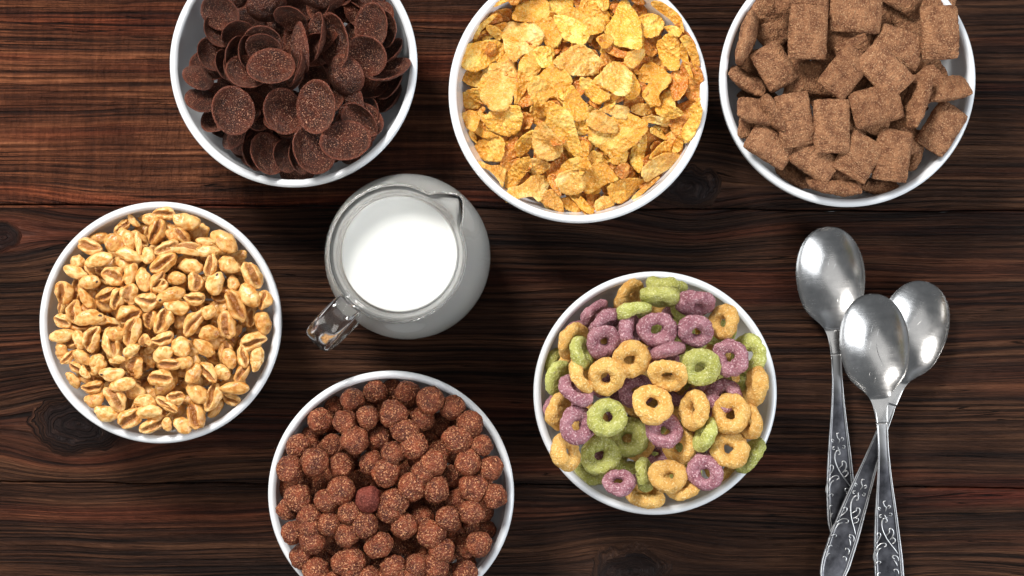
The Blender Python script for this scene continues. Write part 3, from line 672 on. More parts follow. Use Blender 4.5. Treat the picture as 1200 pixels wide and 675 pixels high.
PUFF = {
'A': [(620,180,130,90,-60,'c',1),(355,505,90,60,0,'b',1),(540,470,130,75,-20,'b',1),(450,265,150,105,0,'b',0),(280,450,115,108,0,'b',0),(375,330,200,125,20,'c',0),(575,300,170,150,40,'b',0),(445,435,225,110,-15,'b',0),(260,530,190,100,20,'b',0),(555,565,180,150,20,'c',0),(375,610,160,115,-10,'d',0)],
'B': [(40,160,110,80,-40,'c',1),(110,125,130,60,50,'b',1),(640,210,150,150,0,'b',1),(195,110,90,60,0,'b',1),(245,120,125,110,40,'b',0),(350,75,175,110,0,'c',0),(80,280,160,110,70,'b',0),(420,250,140,90,40,'b',0),(490,245,160,100,45,'c',0),(530,135,210,140,10,'b',0),(150,310,185,60,85,'b',0),(225,400,130,110,80,'b',0),(85,400,220,100,20,'b',0),(295,215,210,140,110,'c',0),(370,340,200,110,-25,'c',0),(545,350,270,110,5,'c',0),(90,550,180,110,105,'b',0),(350,460,220,140,-30,'c',0),(190,590,185,125,85,'b',0),(560,490,200,130,5,'b',0),(445,585,170,110,0,'b',0),(300,610,195,110,115,'c',0),(600,610,150,130,80,'c',0)],
'C': [(320,410,170,110,-15,'b',1),(390,655,130,80,20,'b',1),(75,290,150,70,5,'b',0),(225,290,240,150,35,'b',0),(290,615,130,95,80,'b',0),(95,365,200,90,0,'b',0),(115,480,180,105,105,'c',0),(260,480,190,130,25,'b',0),(440,560,230,150,60,'c',0),(150,620,185,140,110,'d',0)],
'D': [(150,210,100,75,90,'c',1),(470,320,115,75,-40,'b',1),(400,120,130,100,70,'b',1),(170,90,185,155,90,'c',0),(155,310,135,120,30,'c',0),(260,240,190,150,80,'c',0),(340,130,185,80,55,'b',0),(510,100,185,110,-30,'c',0),(600,130,190,120,115,'c',0),(150,550,145,108,80,'b',0),(200,600,140,75,-50,'c',0),(160,425,205,108,-5,'b',0),(290,460,150,105,75,'b',0),(375,290,215,130,-10,'d',0),(395,450,210,145,110,'c',0),(540,480,240,140,80,'c',0),(590,410,165,110,-5,'b',0),(315,600,175,95,40,'b',0),(430,640,145,120,-60,'b',0),(590,615,125,70,-5,'b',0)],
'E': [(240,545,90,70,0,'b',1),(120,620,180,120,80,'c',1),(250,630,110,85,80,'b',1),(520,620,160,105,0,'b',1),(200,590,120,80,60,'b',1),(80,100,155,145,90,'c',0),(310,30,145,125,0,'c',0),(245,300,150,120,100,'c',0),(405,110,220,120,-20,'d',0),(215,155,170,155,0,'c',0),(590,130,165,110,0,'c',0),(75,260,190,150,-15,'c',0),(500,310,150,115,-40,'b',0),(450,200,195,115,15,'b',0),(345,310,210,140,120,'c',0),(590,320,230,130,125,'c',0),(100,400,230,150,115,'c',0),(205,470,100,110,60,'c',0),(340,450,175,110,-20,'c',0),(95,540,145,90,-30,'b',0),(345,570,165,125,-30,'b',0),(485,520,170,150,45,'b',0),(400,650,200,95,0,'c',0)],
'G': [(235,500,130,100,20,'c',1),(320,390,110,85,-60,'b',1),(170,230,160,110,110,'b',1),(120,560,230,105,70,'b',1),(170,160,150,80,-40,'b',1),(95,240,125,120,0,'b',0),(425,285,145,110,100,'c',0),(540,150,150,125,100,'c',0),(100,410,160,125,-10,'b',0),(530,330,190,140,80,'b',0),(420,110,210,150,50,'b',0),(245,340,220,150,80,'c',0),(315,190,260,140,65,'c',0),(450,480,220,140,-25,'c',0),(265,610,165,120,80,'b',0),(485,600,165,112,100,'b',0),(370,590,180,95,80,'c',0),(60,520,190,112,35,'b',0)],
'H': [(560,290,110,70,-50,'b',1),(480,280,90,75,40,'b',1),(520,200,110,85,0,'c',1),(660,270,130,90,40,'b',1),(390,20,120,85,-10,'b',1),(60,70,115,85,40,'c',0),(40,170,150,85,55,'b',0),(130,110,110,70,60,'b',0),(230,60,165,110,-60,'b',0),(190,225,170,105,-10,'c',0),(530,70,165,150,90,'c',0),(430,205,200,110,-10,'b',0),(345,120,190,115,0,'d',0),(205,325,160,120,-10,'b',0),(370,320,220,140,50,'c',0),(300,430,190,140,15,'b',0),(490,470,200,150,-30,'c',0),(610,340,170,105,0,'b',0),(730,160,190,150,0,'c',0),(770,350,150,85,30,'c',0),(670,520,230,120,-25,'c',0),(640,420,205,120,-5,'b',0)],
'I': [(425,400,165,85,-50,'b',1),(210,330,130,80,0,'b',1),(170,120,120,70,0,'b',1),(170,30,150,110,0,'b',0),(480,110,140,120,60,'b',0),(110,310,140,110,0,'c',0),(60,380,150,85,30,'c',0),(40,520,110,85,80,'b',0),(740,40,135,95,100,'b',0),(630,110,180,105,-60,'c',0),(545,320,150,95,15,'c',0),(250,120,170,120,-60,'b',0),(370,110,185,110,50,'c',0),(400,310,220,130,-70,'c',0),(275,275,200,130,40,'b',0),(265,450,220,150,75,'c',0),(165,530,150,125,40,'b',0),(570,235,230,105,0,'b',0)]}
allp = [(T[t][0] + p[0] / 6.75, T[t][1] + p[1] / 6.75, p[2] / 6.75, p[3] / 6.75, p[4], p[5], p[6]) for t in PUFF for p in PUFF[t]]
for lo in (1, 0):
    for p in allp:
        if p[6] == lo: put_puff(p[0], p[1], p[2] * 1.04, p[3] * 1.04, p[4], p[5], bool(lo), over=.002 if lo else .014)

# ---------------- corn flakes: outlines at 5.4 px per photo pixel from four crops
O = dict(A=(530, 0), B=(680, 0), C=(530, 125), D=(680, 125))
FL = [ # tile, kind (n normal, p pale, t tinted darker for the shade in the gaps), curl, outline -- lowest first
('A','t',.1,[(200,130),(240,60),(330,30),(380,50),(350,130),(290,170)]),('B','t',.1,[(180,40),(240,20),(300,60),(280,110),(220,90)]),('B','t',.1,[(400,220),(510,210),(500,330),(440,360),(390,300)]),
('B','t',.1,[(130,240),(240,310),(300,330),(270,370),(180,340),(130,290)]),('B','t',.1,[(700,460),(740,480),(755,590),(715,580)]),('C','t',.1,[(340,220),(420,190),(400,250),(420,310),(330,360),(300,350)]),
('D','t',.1,[(220,400),(260,370),(330,380),(350,460),(250,460)]),('D','t',.1,[(400,200),(450,130),(540,200),(450,320),(400,370)]),('C','t',.1,[(600,380),(680,330),(740,380),(690,470),(610,450)]),('C','t',.1,[(300,370),(400,330),(430,330),(360,420),(330,420)]),
('B','t',.3,[(600,150),(700,230),(740,330),(700,420),(640,330)]),('B','t',.3,[(640,400),(760,430),(775,600),(700,640),(640,540)]),('D','t',.3,[(600,0),(760,-60),(740,100),(640,200),(560,100)]),('D','t',.2,[(540,180),(640,150),(640,300),(540,300)]),
('D','t',.2,[(380,400),(480,380),(560,300),(600,330),(480,480),(380,520)]),('A','t',.2,[(120,280),(170,170),(260,80),(320,120),(240,240),(160,300)]),
('A','n',.1,[(60,490),(90,450),(180,440),(200,540),(130,550),(75,520)]),('B','n',.2,[(440,20),(500,10),(590,60),(640,120),(655,200),(630,190),(560,120),(480,60)]),('B','n',.1,[(530,170),(600,165),(640,200),(620,240),(560,210)]),
('A','n',.1,[(190,200),(250,165),(340,140),(330,190),(250,190),(195,215)]),('A','n',.1,[(195,235),(250,215),(320,200),(330,225),(260,235),(200,260)]),('A','n',.1,[(255,50),(300,20),(370,0),(375,15),(310,45),(265,60)]),
('A','n',.1,[(130,250),(150,180),(200,130),(270,85),(280,100),(220,160),(170,210),(150,260)]),('A','n',.25,[(55,610),(90,570),(170,560),(190,640),(160,690),(80,680)]),
('B','n',.1,[(60,10),(160,0),(150,20),(90,30)]),('B','n',.1,[(50,30),(110,20),(180,80),(190,110),(150,160),(110,110),(60,90)]),('A','n',.15,[(600,30),(640,0),(760,0),(760,60),(690,110),(620,90)]),
('A','n',.2,[(35,360),(70,300),(140,265),(250,250),(330,280),(330,340),(230,420),(150,455),(80,440),(40,400)]),('C','n',.3,[(60,60),(90,45),(170,90),(250,160),(290,190),(210,200),(130,160),(80,110)]),('C','n',.1,[(110,150),(150,180),(160,235),(130,215),(105,180)]),
('A','n',.15,[(680,80),(740,40),(810,60),(900,110),(850,180),(760,220),(700,160)]),('B','n',.15,[(0,130),(60,105),(130,110),(150,190),(90,220),(20,220),(0,180)]),('A','n',.15,[(640,100),(760,110),(860,180),(840,280),(720,260),(680,200)]),
('B','n',.2,[(640,270),(670,300),(690,400),(715,490),(690,480),(650,400),(630,340)]),('B','n',.3,[(630,240),(680,225),(730,290),(755,380),(750,435),(720,430),(690,350),(650,280)]),('B','t',.2,[(570,470),(640,440),(680,500),(670,580),(600,640),(570,580)]),
('B','n',.1,[(510,600),(570,560),(610,680),(560,720),(500,700)]),('C','p',.25,[(170,340),(240,370),(310,370),(345,400),(320,510),(300,480),(240,410),(170,375)]),('C','n',.1,[(210,60),(300,0),(430,0),(440,120),(380,185),(310,180),(220,130)]),
('D','n',.1,[(0,320),(90,280),(180,350),(140,350),(60,370),(0,440)]),('D','n',.1,[(0,220),(50,230),(50,310),(0,310)]),('D','n',.2,[(180,340),(230,310),(290,260),(300,320),(270,370),(200,360)]),('D','n',.2,[(480,0),(600,0),(650,50),(570,80),(490,50)]),
('C','t',.2,[(600,450),(650,430),(690,560),(640,530)]),('C','p',.2,[(550,590),(620,520),(690,590),(705,670),(640,650)]),('D','n',.2,[(170,540),(200,480),(320,450),(400,465),(370,520),(280,600),(220,610)]),('D','n',.2,[(310,320),(350,210),(420,180),(410,300),(380,415),(330,380)]),
('D','n',.2,[(435,330),(480,260),(540,215),(590,240),(570,300),(500,330)]),('D','n',.2,[(440,160),(460,130),(550,190),(530,210),(470,180)]),('C','n',.1,[(690,580),(760,580),(830,640),(800,670),(720,650)]),('C','n',.15,[(740,560),(800,550),(870,640),(900,680),(850,690),(790,620)]),
('D','p',.1,[(325,580),(370,530),(480,450),(500,455),(430,520),(350,590)]),('C','n',.2,[(145,260),(170,215),(240,185),(320,200),(335,270),(310,340),(240,350),(170,320)]),('C','n',.3,[(395,240),(450,180),(520,150),(500,260),(430,320),(400,290)]),
('C','p',.1,[(500,330),(600,350),(620,380),(560,430),(505,430)]),('A','n',.2,[(380,120),(390,60),(440,20),(520,0),(600,0),(630,90),(700,180),(680,280),(640,305),(580,270),(540,160),(450,140)]),
('A','p',.15,[(180,490),(220,420),(300,390),(350,360),(400,400),(410,520),(390,600),(350,690),(250,700),(180,620)]),('A','n',.15,[(390,600),(410,500),(430,380),(520,320),(560,400),(560,450),(500,520),(440,620),(400,660)]),
('A','p',.25,[(320,170),(350,140),(450,145),(540,160),(580,240),(520,320),(430,360),(400,390),(350,360),(320,260)]),('A','n',.15,[(510,320),(570,290),(640,310),(640,400),(580,430),(540,400)]),
('B','n',.2,[(160,180),(200,120),(230,60),(250,10),(300,10),(370,110),(390,200),(385,310),(310,305),(230,290),(190,250),(160,210)]),('B','n',.15,[(385,90),(440,60),(520,80),(545,140),(510,200),(440,220),(400,190),(380,130)]),
('B','n',.15,[(490,260),(560,205),(620,230),(640,330),(630,430),(570,440),(510,370),(495,310)]),('B','p',.2,[(300,330),(390,310),(410,350),(340,430),(280,400)]),('A','n',.15,[(700,660),(720,580),(760,540),(820,620),(880,720),(840,760),(760,770),(700,740)]),
('A','n',.2,[(480,540),(560,460),(660,400),(750,480),(760,520),(700,630),(620,620),(560,690),(500,640)]),('B','n',.15,[(0,490),(60,510),(120,560),(200,600),(120,660),(50,620),(0,560)]),('B','n',.2,[(320,450),(380,540),(370,600),(320,630),(280,610),(310,560)]),
('B','n',.25,[(380,430),(440,390),(520,430),(570,480),(560,540),(500,600),(510,670),(440,670),(390,600),(430,530),(380,520),(365,480)]),('A','p',.2,[(640,390),(700,330),(790,280),(860,300),(960,400),(930,470),(850,480),(760,480),(700,450)]),
('C','n',.25,[(590,80),(640,0),(700,0),(760,60),(800,200),(830,300),(780,320),(700,250),(640,180)]),('C','p',.25,[(505,180),(530,120),(590,100),(640,160),(700,230),(680,310),(600,345),(520,300)]),('D','n',.1,[(60,130),(130,80),(330,45),(430,120),(390,200),(330,250),(220,330),(140,280),(90,240),(50,200)]),
('C','p',.15,[(335,605),(350,520),(440,490),(500,440),(580,440),(615,500),(555,600),(500,570),(400,590)]),('C','n',.3,[(330,500),(340,430),(430,330),(500,330),(460,430),(400,510),(350,520)]),('C','n',.15,[(680,390),(740,330),(850,320),(880,400),(790,400),(700,410)]),
('D','n',.15,[(0,440),(60,370),(140,350),(190,380),(240,460),(170,490),(80,540),(30,550),(0,500)]),('C','p',.15,[(650,470),(700,410),(800,400),(850,470),(820,540),(730,560),(670,520)]),('D','p',.15,[(90,610),(130,570),(200,570),(215,620),(150,650),(100,660)]),('D','n',.1,[(0,570),(40,600),(90,660),(60,680),(0,640)]),
('D','p',.2,[(390,70),(440,55),(540,70),(570,100),(550,130),(480,110),(400,95)]),('D','n',.3,[(590,300),(580,280),(625,180),(650,200),(650,250),(620,290)]),('D','n',.3,[(650,130),(700,50),(690,10),(760,-20),(770,60),(720,180),(665,235),(640,170)]),
('D','p',.15,[(385,400),(440,340),(540,290),(635,310),(600,370),(500,430),(420,475),(390,450)]),('B','p',.2,[(110,500),(150,430),(200,390),(270,400),(320,450),(330,500),(310,590),(250,610),(170,570),(120,530)]),('D','p',.2,[(120,20),(190,-10),(300,0),(300,70),(240,80),(190,50)]),
('D','p',.25,[(30,80),(60,40),(120,20),(220,90),(240,150),(190,170),(120,160),(50,120)])]
hf = Heap(BW['corn'], .055, .082, .026)
MC = dict(n=M_corn, p=M_cornpale, t=M_corndark); FN = dict(n='golden', p='pale', t='shade-tinted')
def put_flake(pts, kind, curl, seed, low=False, over=.010, tilt=None):
    c = np.mean(pts, 0); z = hf.target(*P(c[0], c[1], .07))
    for _ in range(3):
        w = np.array([P(a, b, z) for a, b in pts]); v, f, ctr = flake_mesh(w, seed, curl); V = N(v)
        if tilt is None:
            # lie along the pieces underneath
            i, j, _z = hf.cells(V + np.array([ctr[0], ctr[1], 0])); hh = hf.H[i, j]; ok = hh > .03
            gx = gy = 0.0
            if ok.sum() > 30:
                xx = (i[ok] - hf.n / 2) * CELL + hf.b['x'] - ctr[0]; yy = (j[ok] - hf.n / 2) * CELL + hf.b['y'] - ctr[1]
                A = np.c_[xx, yy, np.ones(len(xx))]; gx, gy, _c = np.linalg.lstsq(A, hh[ok], rcond=None)[0]
            m = math.hypot(gx, gy); k = min(1, .55 / max(m, 1e-6)); r = random.Random(seed); gx = gx * k + r.uniform(-.30, .30); gy = gy * k + r.uniform(-.30, .30)
        V2 = V.copy(); V2[:, 2] += gx * V[:, 0] + gy * V[:, 1]
        zr = hf.rest(V2 + np.array([ctr[0], ctr[1], 0]), .82, hf.target(*ctr) + over)
        z = zr
    # undo the perspective shift that the slope would cause, so that the outline stays the traced one
    fac = (1 - (z + V2[:, 2])) / (1 - z); X = (V2[:, 0] + ctr[0]) * fac - ctr[0]; Y = (V2[:, 1] + ctr[1]) * fac - ctr[1]; V2[:, 0] = X; V2[:, 1] = Y
    hf.add(V2 + np.array([ctr[0], ctr[1], 0]), z); COUNTER[0] += 1
    if COUNTER[0] in SKIP: return
    big = np.ptp(w, 0).max() > .021
    o = link('corn_flake', mesh('corn_flake', V2, f, MC[kind])); o.location = (ctr[0], ctr[1], z); o['n'] = COUNTER[0]
    register(o, ('half-buried ' if low else 'broad ' if big else 'small ') + FN[kind] + ' corn flake', BW['corn'], c[0], c[1], 'corn flakes heaped in the middle top bowl', 'cereal piece')
def rand_flake(px, py, r, low=True, kinds='ttn'):
    n = 8; s = r.uniform(9, 15); el = r.uniform(.55, .9); a0 = r.uniform(0, 3.14)
    pts = []
    for i in range(n):
        a = 6.2832 * i / n; q = s * r.uniform(.8, 1.15); x, y = q * math.cos(a), q * math.sin(a) * el
        pts.append((px + x * math.cos(a0) - y * math.sin(a0), py + x * math.sin(a0) + y * math.cos(a0)))
    put_flake(pts, r.choice(kinds), r.uniform(.05, .3), r.randrange(999), low)
fill(hf, 240, .007, rand_flake, .011)
for i, (tl, kd, cu, pts) in enumerate(FL):
    if i == 31:                  # a loose layer of mid-sized flakes under the top ones
        rr_ = random.Random(77)
        for _q in range(46):
            a_ = rr_.uniform(0, 6.2832); d_ = 132 * math.sqrt(rr_.random()); rand_flake(678 + d_ * math.cos(a_), 109 + d_ * math.sin(a_), rr_, False, 'nnnpt')
    ox, oy = O[tl]; put_flake([(ox + a / 5.4, oy + b / 5.4) for a, b in pts], kd, cu, i + 2, i < 16, over=.006 if i < 16 else .020)
r_ = random.Random(5)
for x, y in ((640, -12), (680, -20), (720, -10), (600, -5), (655, -28), (750, -6), (705, -32)): rand_flake(x, y, r_, False)

# ------------------------------------------------------------------ labels of the pieces: place on the clock face of their bowl
by = {}
for p in PIECES: by.setdefault((p[1].lower(), p[4]), []).append(p)
for (ph, pl), L_ in by.items():
    if len(L_) == 1: L_[0][0]['label'] = f'{ph} {pl}'; continue
    xs = [p[2] for p in L_]; ys = [p[3] for p in L_]
    if max(xs) - min(xs) > max(ys) - min(ys): L_.sort(key=lambda p: p[2]); nm = ['left', 'right']
    else: L_.sort(key=lambda p: p[3]); nm = ['upper', 'lower']
    n = len(L_); words = {2: ['the ' + nm[0] + ' one', 'the ' + nm[1] + ' one']}.get(n) or [nm[0] + 'most'] + [['second', 'third', 'fourth', 'fifth', 'sixth', 'seventh'][k] + ' from ' + {'left': 'left', 'upper': 'top'}[nm[0]] for k in range(n - 2)] + [nm[1] + 'most']
    if nm[0] == 'upper' and n > 2: words[0] = 'topmost'; words[-1] = 'lowermost'
    for p, w in zip(L_, words): p[0]['label'] = f'{ph} {pl}, {w}'
for p in PIECES:                 # the clock face is that of the piece's own bowl
    lb = p[0]['label']; a, _, b = lb.partition(', ')
    if len(lb.replace('-', ' ').split()) <= 13 and 'centre' not in lb.split(' at ')[-1]: p[0]['label'] = a + ' of its bowl' + (', ' + b if b else '')

# ------------------------------------------------------------------ milk jug
def build_jug():
    jx, jy = -.0636, .0192
    root = bpy.data.objects.new('milk_jug', None); COL.objects.link(root); root.location = (jx, jy, 0)
    root['label'] = 'clear glass milk jug with a pouring lip and looped handle'; root['category'] = 'jug'
    from mathutils.geometry import interpolate_bezier as _ib
    def smooth(pts, n=6):
        out = []
        p = [pts[0]] + pts + [pts[-1]]
        for i in range(1, len(p) - 2):
            a, b, c, d = (np.array(q, float) for q in p[i - 1:i + 3])
            for k in range(n):
                t_ = k / n; out.append(tuple(.5 * ((2 * b) + (c - a) * t_ + (2 * a - 5 * b + 4 * c - d) * t_ ** 2 + (3 * b - a - 3 * c + d) * t_ ** 3)))
        out.append(pts[-1]); return out
    outer = smooth([(.0, .0), (.026, .0), (.034, .003), (.0455, .020), (.0505, .044), (.0475, .066), (.0405, .086), (.0362, .102), (.0358, .116), (.0378, .128), (.0388, .1345)])
    rim = [(.0389, .1358), (.0384, .1364), (.0378, .1358)]
    inner = smooth([(.0368, .133), (.0346, .123), (.0329, .1135), (.0334, .103), (.0384, .086), (.0459, .065), (.0489, .044), (.0440, .021), (.033, .0065), (.024, .0045), (.0, .0045)])
    v, f = lathe(outer + rim + inner, 128)
    sa = math.radians(41)
    out = []
    for x, y, z in v:            # pouring lip
        r = math.hypot(x, y); a = math.atan2(y, x); d = (a - sa + math.pi) % (2 * math.pi) - math.pi
        g = max(0, 1 - abs(d) / .36) ** 1.15 * max(0, (z - .108) / .029) ** 1.6 * (1 if r > .02 else 0)
        g2 = -.03 * math.exp(-((abs(d) - .42) / .15) ** 2) * max(0, (z - .115) / .022)
        k = 1 + .27 * g + g2 * .5; out.append((x * k, y * k, z + .004 * g))
    link('jug_body', weld(mesh('jug_body', out, f, M_glass)), root)
    # handle: rounded band swept along a loop in the vertical plane away from the lip
    ha = math.radians(226); path = smooth([(.0368, .122), (.046, .1275), (.058, .1245), (.0665, .112), (.0680, .095), (.0655, .078), (.058, .064), (.0475, .056)], 7)
    vv = []; ff = []; n = len(path); m = 20
    for i, (r, z) in enumerate(path):
        a = np.array(path[max(0, i - 1)]); b = np.array(path[min(n - 1, i + 1)]); tg = (b - a) / np.linalg.norm(b - a); nr = np.array([-tg[1], tg[0]])
        hw = .0076 + .0010 * math.sin(math.pi * i / n); ht = .0034
        for k in range(m):
            q = 2 * math.pi * k / m; cw = abs(math.cos(q)) ** .7 * (1 if math.cos(q) > 0 else -1) * hw; sw = abs(math.sin(q)) ** .8 * (1 if math.sin(q) > 0 else -1) * ht
            rr = r + nr[0] * sw; zz = z + nr[1] * sw
            vv.append((rr * math.cos(ha) - cw * math.sin(ha), rr * math.sin(ha) + cw * math.cos(ha), zz))
    for i in range(n - 1):
        for k in range(m):
            l = (k + 1) % m; ff.append((i * m + k, i * m + l, (i + 1) * m + l, (i + 1) * m + k))
    ff.append(tuple(range(m))[::-1]); ff.append(tuple((n - 1) * m + k for k in range(m)))
    link('handle', weld(mesh('handle', vv, ff, M_ribbed)), root)
    # milk fills the jug to just below the neck's top
    LV = .1165
    prof = [(.0, .0042)] + [(r + .0003, z) for r, z in inner[::-1] if .0048 < z < LV - .002]
    rl = np.interp(LV, [z for r, z in inner[::-1]], [r for r, z in inner[::-1]])
    prof += [(rl - .0005, LV - .0018), (rl - .0007, LV - .0002), (rl - .0010, LV), (rl - .0024, LV - .0006), (rl * .85, LV - .0008), (rl * .5, LV - .0008), (.0, LV - .0008)]
    v, f = lathe(prof, 128)
    o = link('milk', weld(mesh('milk', v, f, M_milk)), label='white milk filling the glass jug up to its neck', category='milk'); o.location = (jx, jy, 0)
build_jug()

# ------------------------------------------------------------------ spoons
HW = [(0, 0), (1.5, 10), (5, 18), (10, 25), (18, 32), (30, 37.5), (45, 40.3), (58, 40.6), (72, 39.4), (86, 36.6), (96, 32.5), (104, 26.5), (112, 18.5), (120, 12.2), (130, 8.8), (146, 6.9), (160, 6.1), (176, 6.0), (192, 6.7), (225, 9.4), (255, 12.6), (290, 15.6), (320, 17.4), (345, 17.6), (362, 15.2), (372, 10.5), (378, 4), (379, 0)]
HZ = [(0, 10.2), (20, 10.4), (60, 10.8), (95, 12), (120, 14.0), (145, 14.8), (165, 14.0), (200, 11.5), (250, 7.5), (300, 4.3), (340, 3.2), (379, 4.2)]   # rim / handle height in mm
ORN = [ # scroll relief, in crop pixels of the middle spoon's handle
 [(468,250),(482,256),(480,276),(470,290),(476,312)],[(455,300),(446,290),(452,280),(462,288)],[(455,325),(443,330),(446,343),(458,338)],[(482,330),(480,345),(470,350)],[(500,325),(512,332),(510,343),(500,340)],[(505,300),(516,292),(512,282),(500,290)],
 [(432,572),(455,530),(478,490),(495,450),(506,405),(503,370),(490,352),(476,356),(474,372),(484,376)],[(462,508),(446,500),(440,486),(446,474),(456,480)],[(472,482),(456,470),(446,450),(446,430),(456,416),(468,422),(466,436)],[(488,455),(470,440),(466,425)],
 [(552,492),(534,474),(520,450),(522,434),(534,430),(540,444),(532,454)],[(575,590),(570,556),(556,524),(534,502),(510,494),(496,500),(496,514),(508,516)],[(560,580),(552,550),(540,530),(524,520)],[(436,612),(438,590),(450,576),(464,576),(466,588),(456,594)],[(446,640),(452,620),(462,600)],
 [(574,640),(572,618),(560,600),(546,594),(538,602),(544,612)],[(446,690),(446,668),(456,656),(468,658),(468,670)],[(568,690),(566,672),(556,660),(546,664)],[(450,730),(452,712),(464,704),(472,712)],[(562,730),(558,712),(548,706)]]
def interp(tab, d):              # smooth (monotone cubic) lookup
    if tab is HW and d < 57: return 40.6 * math.sqrt(max(0.0, 1 - ((d - 57) / 57) ** 2)) ** .92 if d > 0 else 0.0
    X = [a for a, b in tab]; Y = [b for a, b in tab]; n = len(X)
    i = max(0, min(n - 2, int(np.searchsorted(X, d)) - 1)); h = X[i + 1] - X[i]; u = min(1, max(0, (d - X[i]) / h))
    def slope(k):
        if k <= 0 or k >= n - 1: return 0.0 if k <= 0 else (Y[-1] - Y[-2]) / (X[-1] - X[-2])
        a = (Y[k] - Y[k - 1]) / (X[k] - X[k - 1]); b = (Y[k + 1] - Y[k]) / (X[k + 1] - X[k])
        return 0.0 if a * b <= 0 else 2 * a * b / (a + b)
    m0, m1 = slope(i) * h, slope(i + 1) * h
    return (2 * u ** 3 - 3 * u * u + 1) * Y[i] + (u ** 3 - 2 * u * u + u) * m0 + (-2 * u ** 3 + 3 * u * u) * Y[i + 1] + (u ** 3 - u * u) * m1
PXM = 1 / F * .985
def spoon_z(d, s):               # height in metres of the upper surface at distance d (px) and cross position s in [-1, 1]
    zc = interp(HZ, d) * .001
    if d < 126:
        q = max(0.0, 1 - ((d - 57) / (57 if d < 57 else 64)) ** 2); dep = .0094 * (q * max(0, 1 - s * s)) ** .78
        return zc - dep + .0004
    k = min(1, (d - 126) / 60)
    edge = max(0, (abs(s) - .80) / .20); return zc + .0004 + k * (.0006 * math.exp(-((abs(s) - .86) / .09) ** 2) - .0004 * s * s - .0003 * edge)
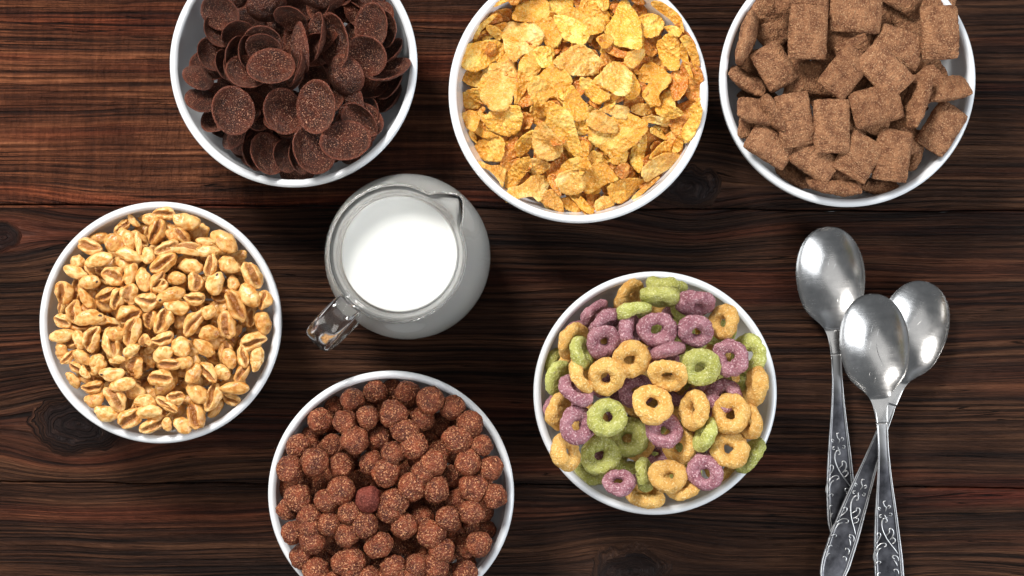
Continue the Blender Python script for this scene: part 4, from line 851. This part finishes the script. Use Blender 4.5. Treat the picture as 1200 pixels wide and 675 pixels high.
def build_spoon(px0, py0, px1, py1, z0, z1, label, z_end=None):
    """tip at (px0,py0); (px1,py1) is a point on the axis further along; z0 / z1 lift the tip and the end."""
    tipx, tipy = P(px0, py0, .006 + z0); ex, ey = P(px1, py1, .006 + z1); ang = math.atan2(ey - tipy, ex - tipx)
    root = bpy.data.objects.new('spoon', None); COL.objects.link(root)
    root['label'] = label; root['category'] = 'spoon'; root['group'] = 'spoons lying crossed on the table'
    L = 379 * PXM
    def part(name, d0, d1, mat, step=2.0):
        ds = [d0]
        while ds[-1] < d1 - 1e-6:
            d = ds[-1]; st = .4 if d < 3 or d > 372 else 1.2 if d < 12 or d > 358 else step; ds.append(min(d1, d + st))
        ns = 40; v = []; f = []
        ths = .0011
        for sg in (0, 1):
            for d in ds:
                w = max(interp(HW, d), .05)
                for j in range(ns + 1):
                    s = math.sin((2 * j / ns - 1) * math.pi / 2)
                    th = ths * (1 if d < 120 else 1 + .8 * min(1, (d - 120) / 40)) * (math.sqrt(max(0, 1 - abs(s) ** 6)))
                    v.append((d * PXM, s * w * PXM, spoon_z(d, s) - sg * th - (.0002 if sg else 0) ))
        k = len(ds) * (ns + 1)
        for i in range(len(ds) - 1):
            for j in range(ns):
                a = i * (ns + 1) + j; f.append((a, a + ns + 1, a + ns + 2, a + 1)); f.append((k + a, k + a + 1, k + a + ns + 2, k + a + ns + 1))
            for j in (0, ns):
                a = i * (ns + 1) + j; q = (a, k + a, k + a + ns + 1, a + ns + 1); f.append(q if j == 0 else q[::-1])
        for i in (0, len(ds) - 1):
            for j in range(ns):
                a = i * (ns + 1) + j; f.append((a, a + 1, k + a + 1, k + a))
        return link(name, weld(mesh(name, v, f, mat)), root)
    part('spoon_bowl', 0, 150, M_silver)
    h = part('handle', 150, 379, M_tarnish)
    # raised rim lines along both edges of the handle
    def tube(path, r, closed=False):
        v = []; f = []; m = 7; n = len(path)
        for i, p in enumerate(path):
            a = Vector(path[max(0, i - 1)]); b = Vector(path[min(n - 1, i + 1)]); tg = (b - a).normalized(); sd = tg.cross(Vector((0, 0, 1))).normalized(); up = sd.cross(tg)
            rr = r * (.45 + .55 * min(1, i / 3, (n - 1 - i) / 3)) if not closed else r
            for k in range(m):
                q = 2 * math.pi * k / m; v.append(Vector(p) + sd * (rr * math.cos(q)) + up * (rr * .7 * math.sin(q)))
        for i in range(n - 1):
            for k in range(m): f.append((i * m + k, i * m + (k + 1) % m, (i + 1) * m + (k + 1) % m, (i + 1) * m + k))
        f.append(tuple(range(m))[::-1]); f.append(tuple((n - 1) * m + k for k in range(m)))
        return v, f
    V = []; Fc = []
    def addt(path, r):
        v, f = tube(path, r); b = len(V); V.extend(v); Fc.extend([tuple(b + k for k in q) for q in f])
    for sg in (-1, 1):
        addt([((d) * PXM, sg * .93 * interp(HW, d) * PXM, spoon_z(d, .93) + .0001) for d in np.arange(153, 373, 3)], .00042)
        addt([((d) * PXM, sg * .78 * interp(HW, d) * PXM, spoon_z(d, .78) + .00002) for d in np.arange(196, 366, 3)], .00022)
    # scrolls
    bx, by_ = 1021.5, 344.0; ux, uy = (1043 - 1021.5), (675 - 344.0); ln = math.hypot(ux, uy); ux /= ln; uy /= ln
    for pl in ORN:
        pts = [(940 + a / 4.82, 535 + b / 4.82) for a, b in pl]; loc = []
        for a, b in pts: loc.append(((a - bx) * ux + (b - by_) * uy, (a - bx) * -uy + (b - by_) * ux))
        P2 = [np.array(q) for q in loc]; P2 = [P2[0]] + P2 + [P2[-1]]; fine = []
        for i in range(1, len(P2) - 2):
            a, b, c, d = P2[i - 1:i + 3]
            for k in range(4):
                t_ = k / 4; fine.append(.5 * ((2 * b) + (c - a) * t_ + (2 * a - 5 * b + 4 * c - d) * t_ ** 2 + (3 * b - a - 3 * c + d) * t_ ** 3))
        fine.append(P2[-1])
        addt([(d * PXM, s * PXM, spoon_z(d, max(-1, min(1, s / interp(HW, d)))) + .0002) for d, s in fine], .00043)
    rel = link('relief_scrolls', mesh('relief_scrolls', V, Fc, M_relief), h)
    root.location = (tipx, tipy, z0)
    root.rotation_euler = Matrix.Rotation(ang, 3, 'Z').to_4x4().to_euler()
    pitch = math.atan2(z1 - z0, L)
    root.rotation_euler = (Matrix.Rotation(ang, 3, 'Z') @ Matrix.Rotation(-pitch, 3, 'Y')).to_euler()
    return root
build_spoon(968, 266, 987.5, 600, .0, .0, 'silver spoon whose bowl lies highest up, leftmost and undermost of three')
build_spoon(1085, 331, 981, 660, .002, .006, 'silver spoon lying diagonally, its darker handle crossing under the middle spoon')
build_spoon(1018, 343.5, 1043, 675, .014, .005, 'silver spoon on top of the other two, bowl in the middle')
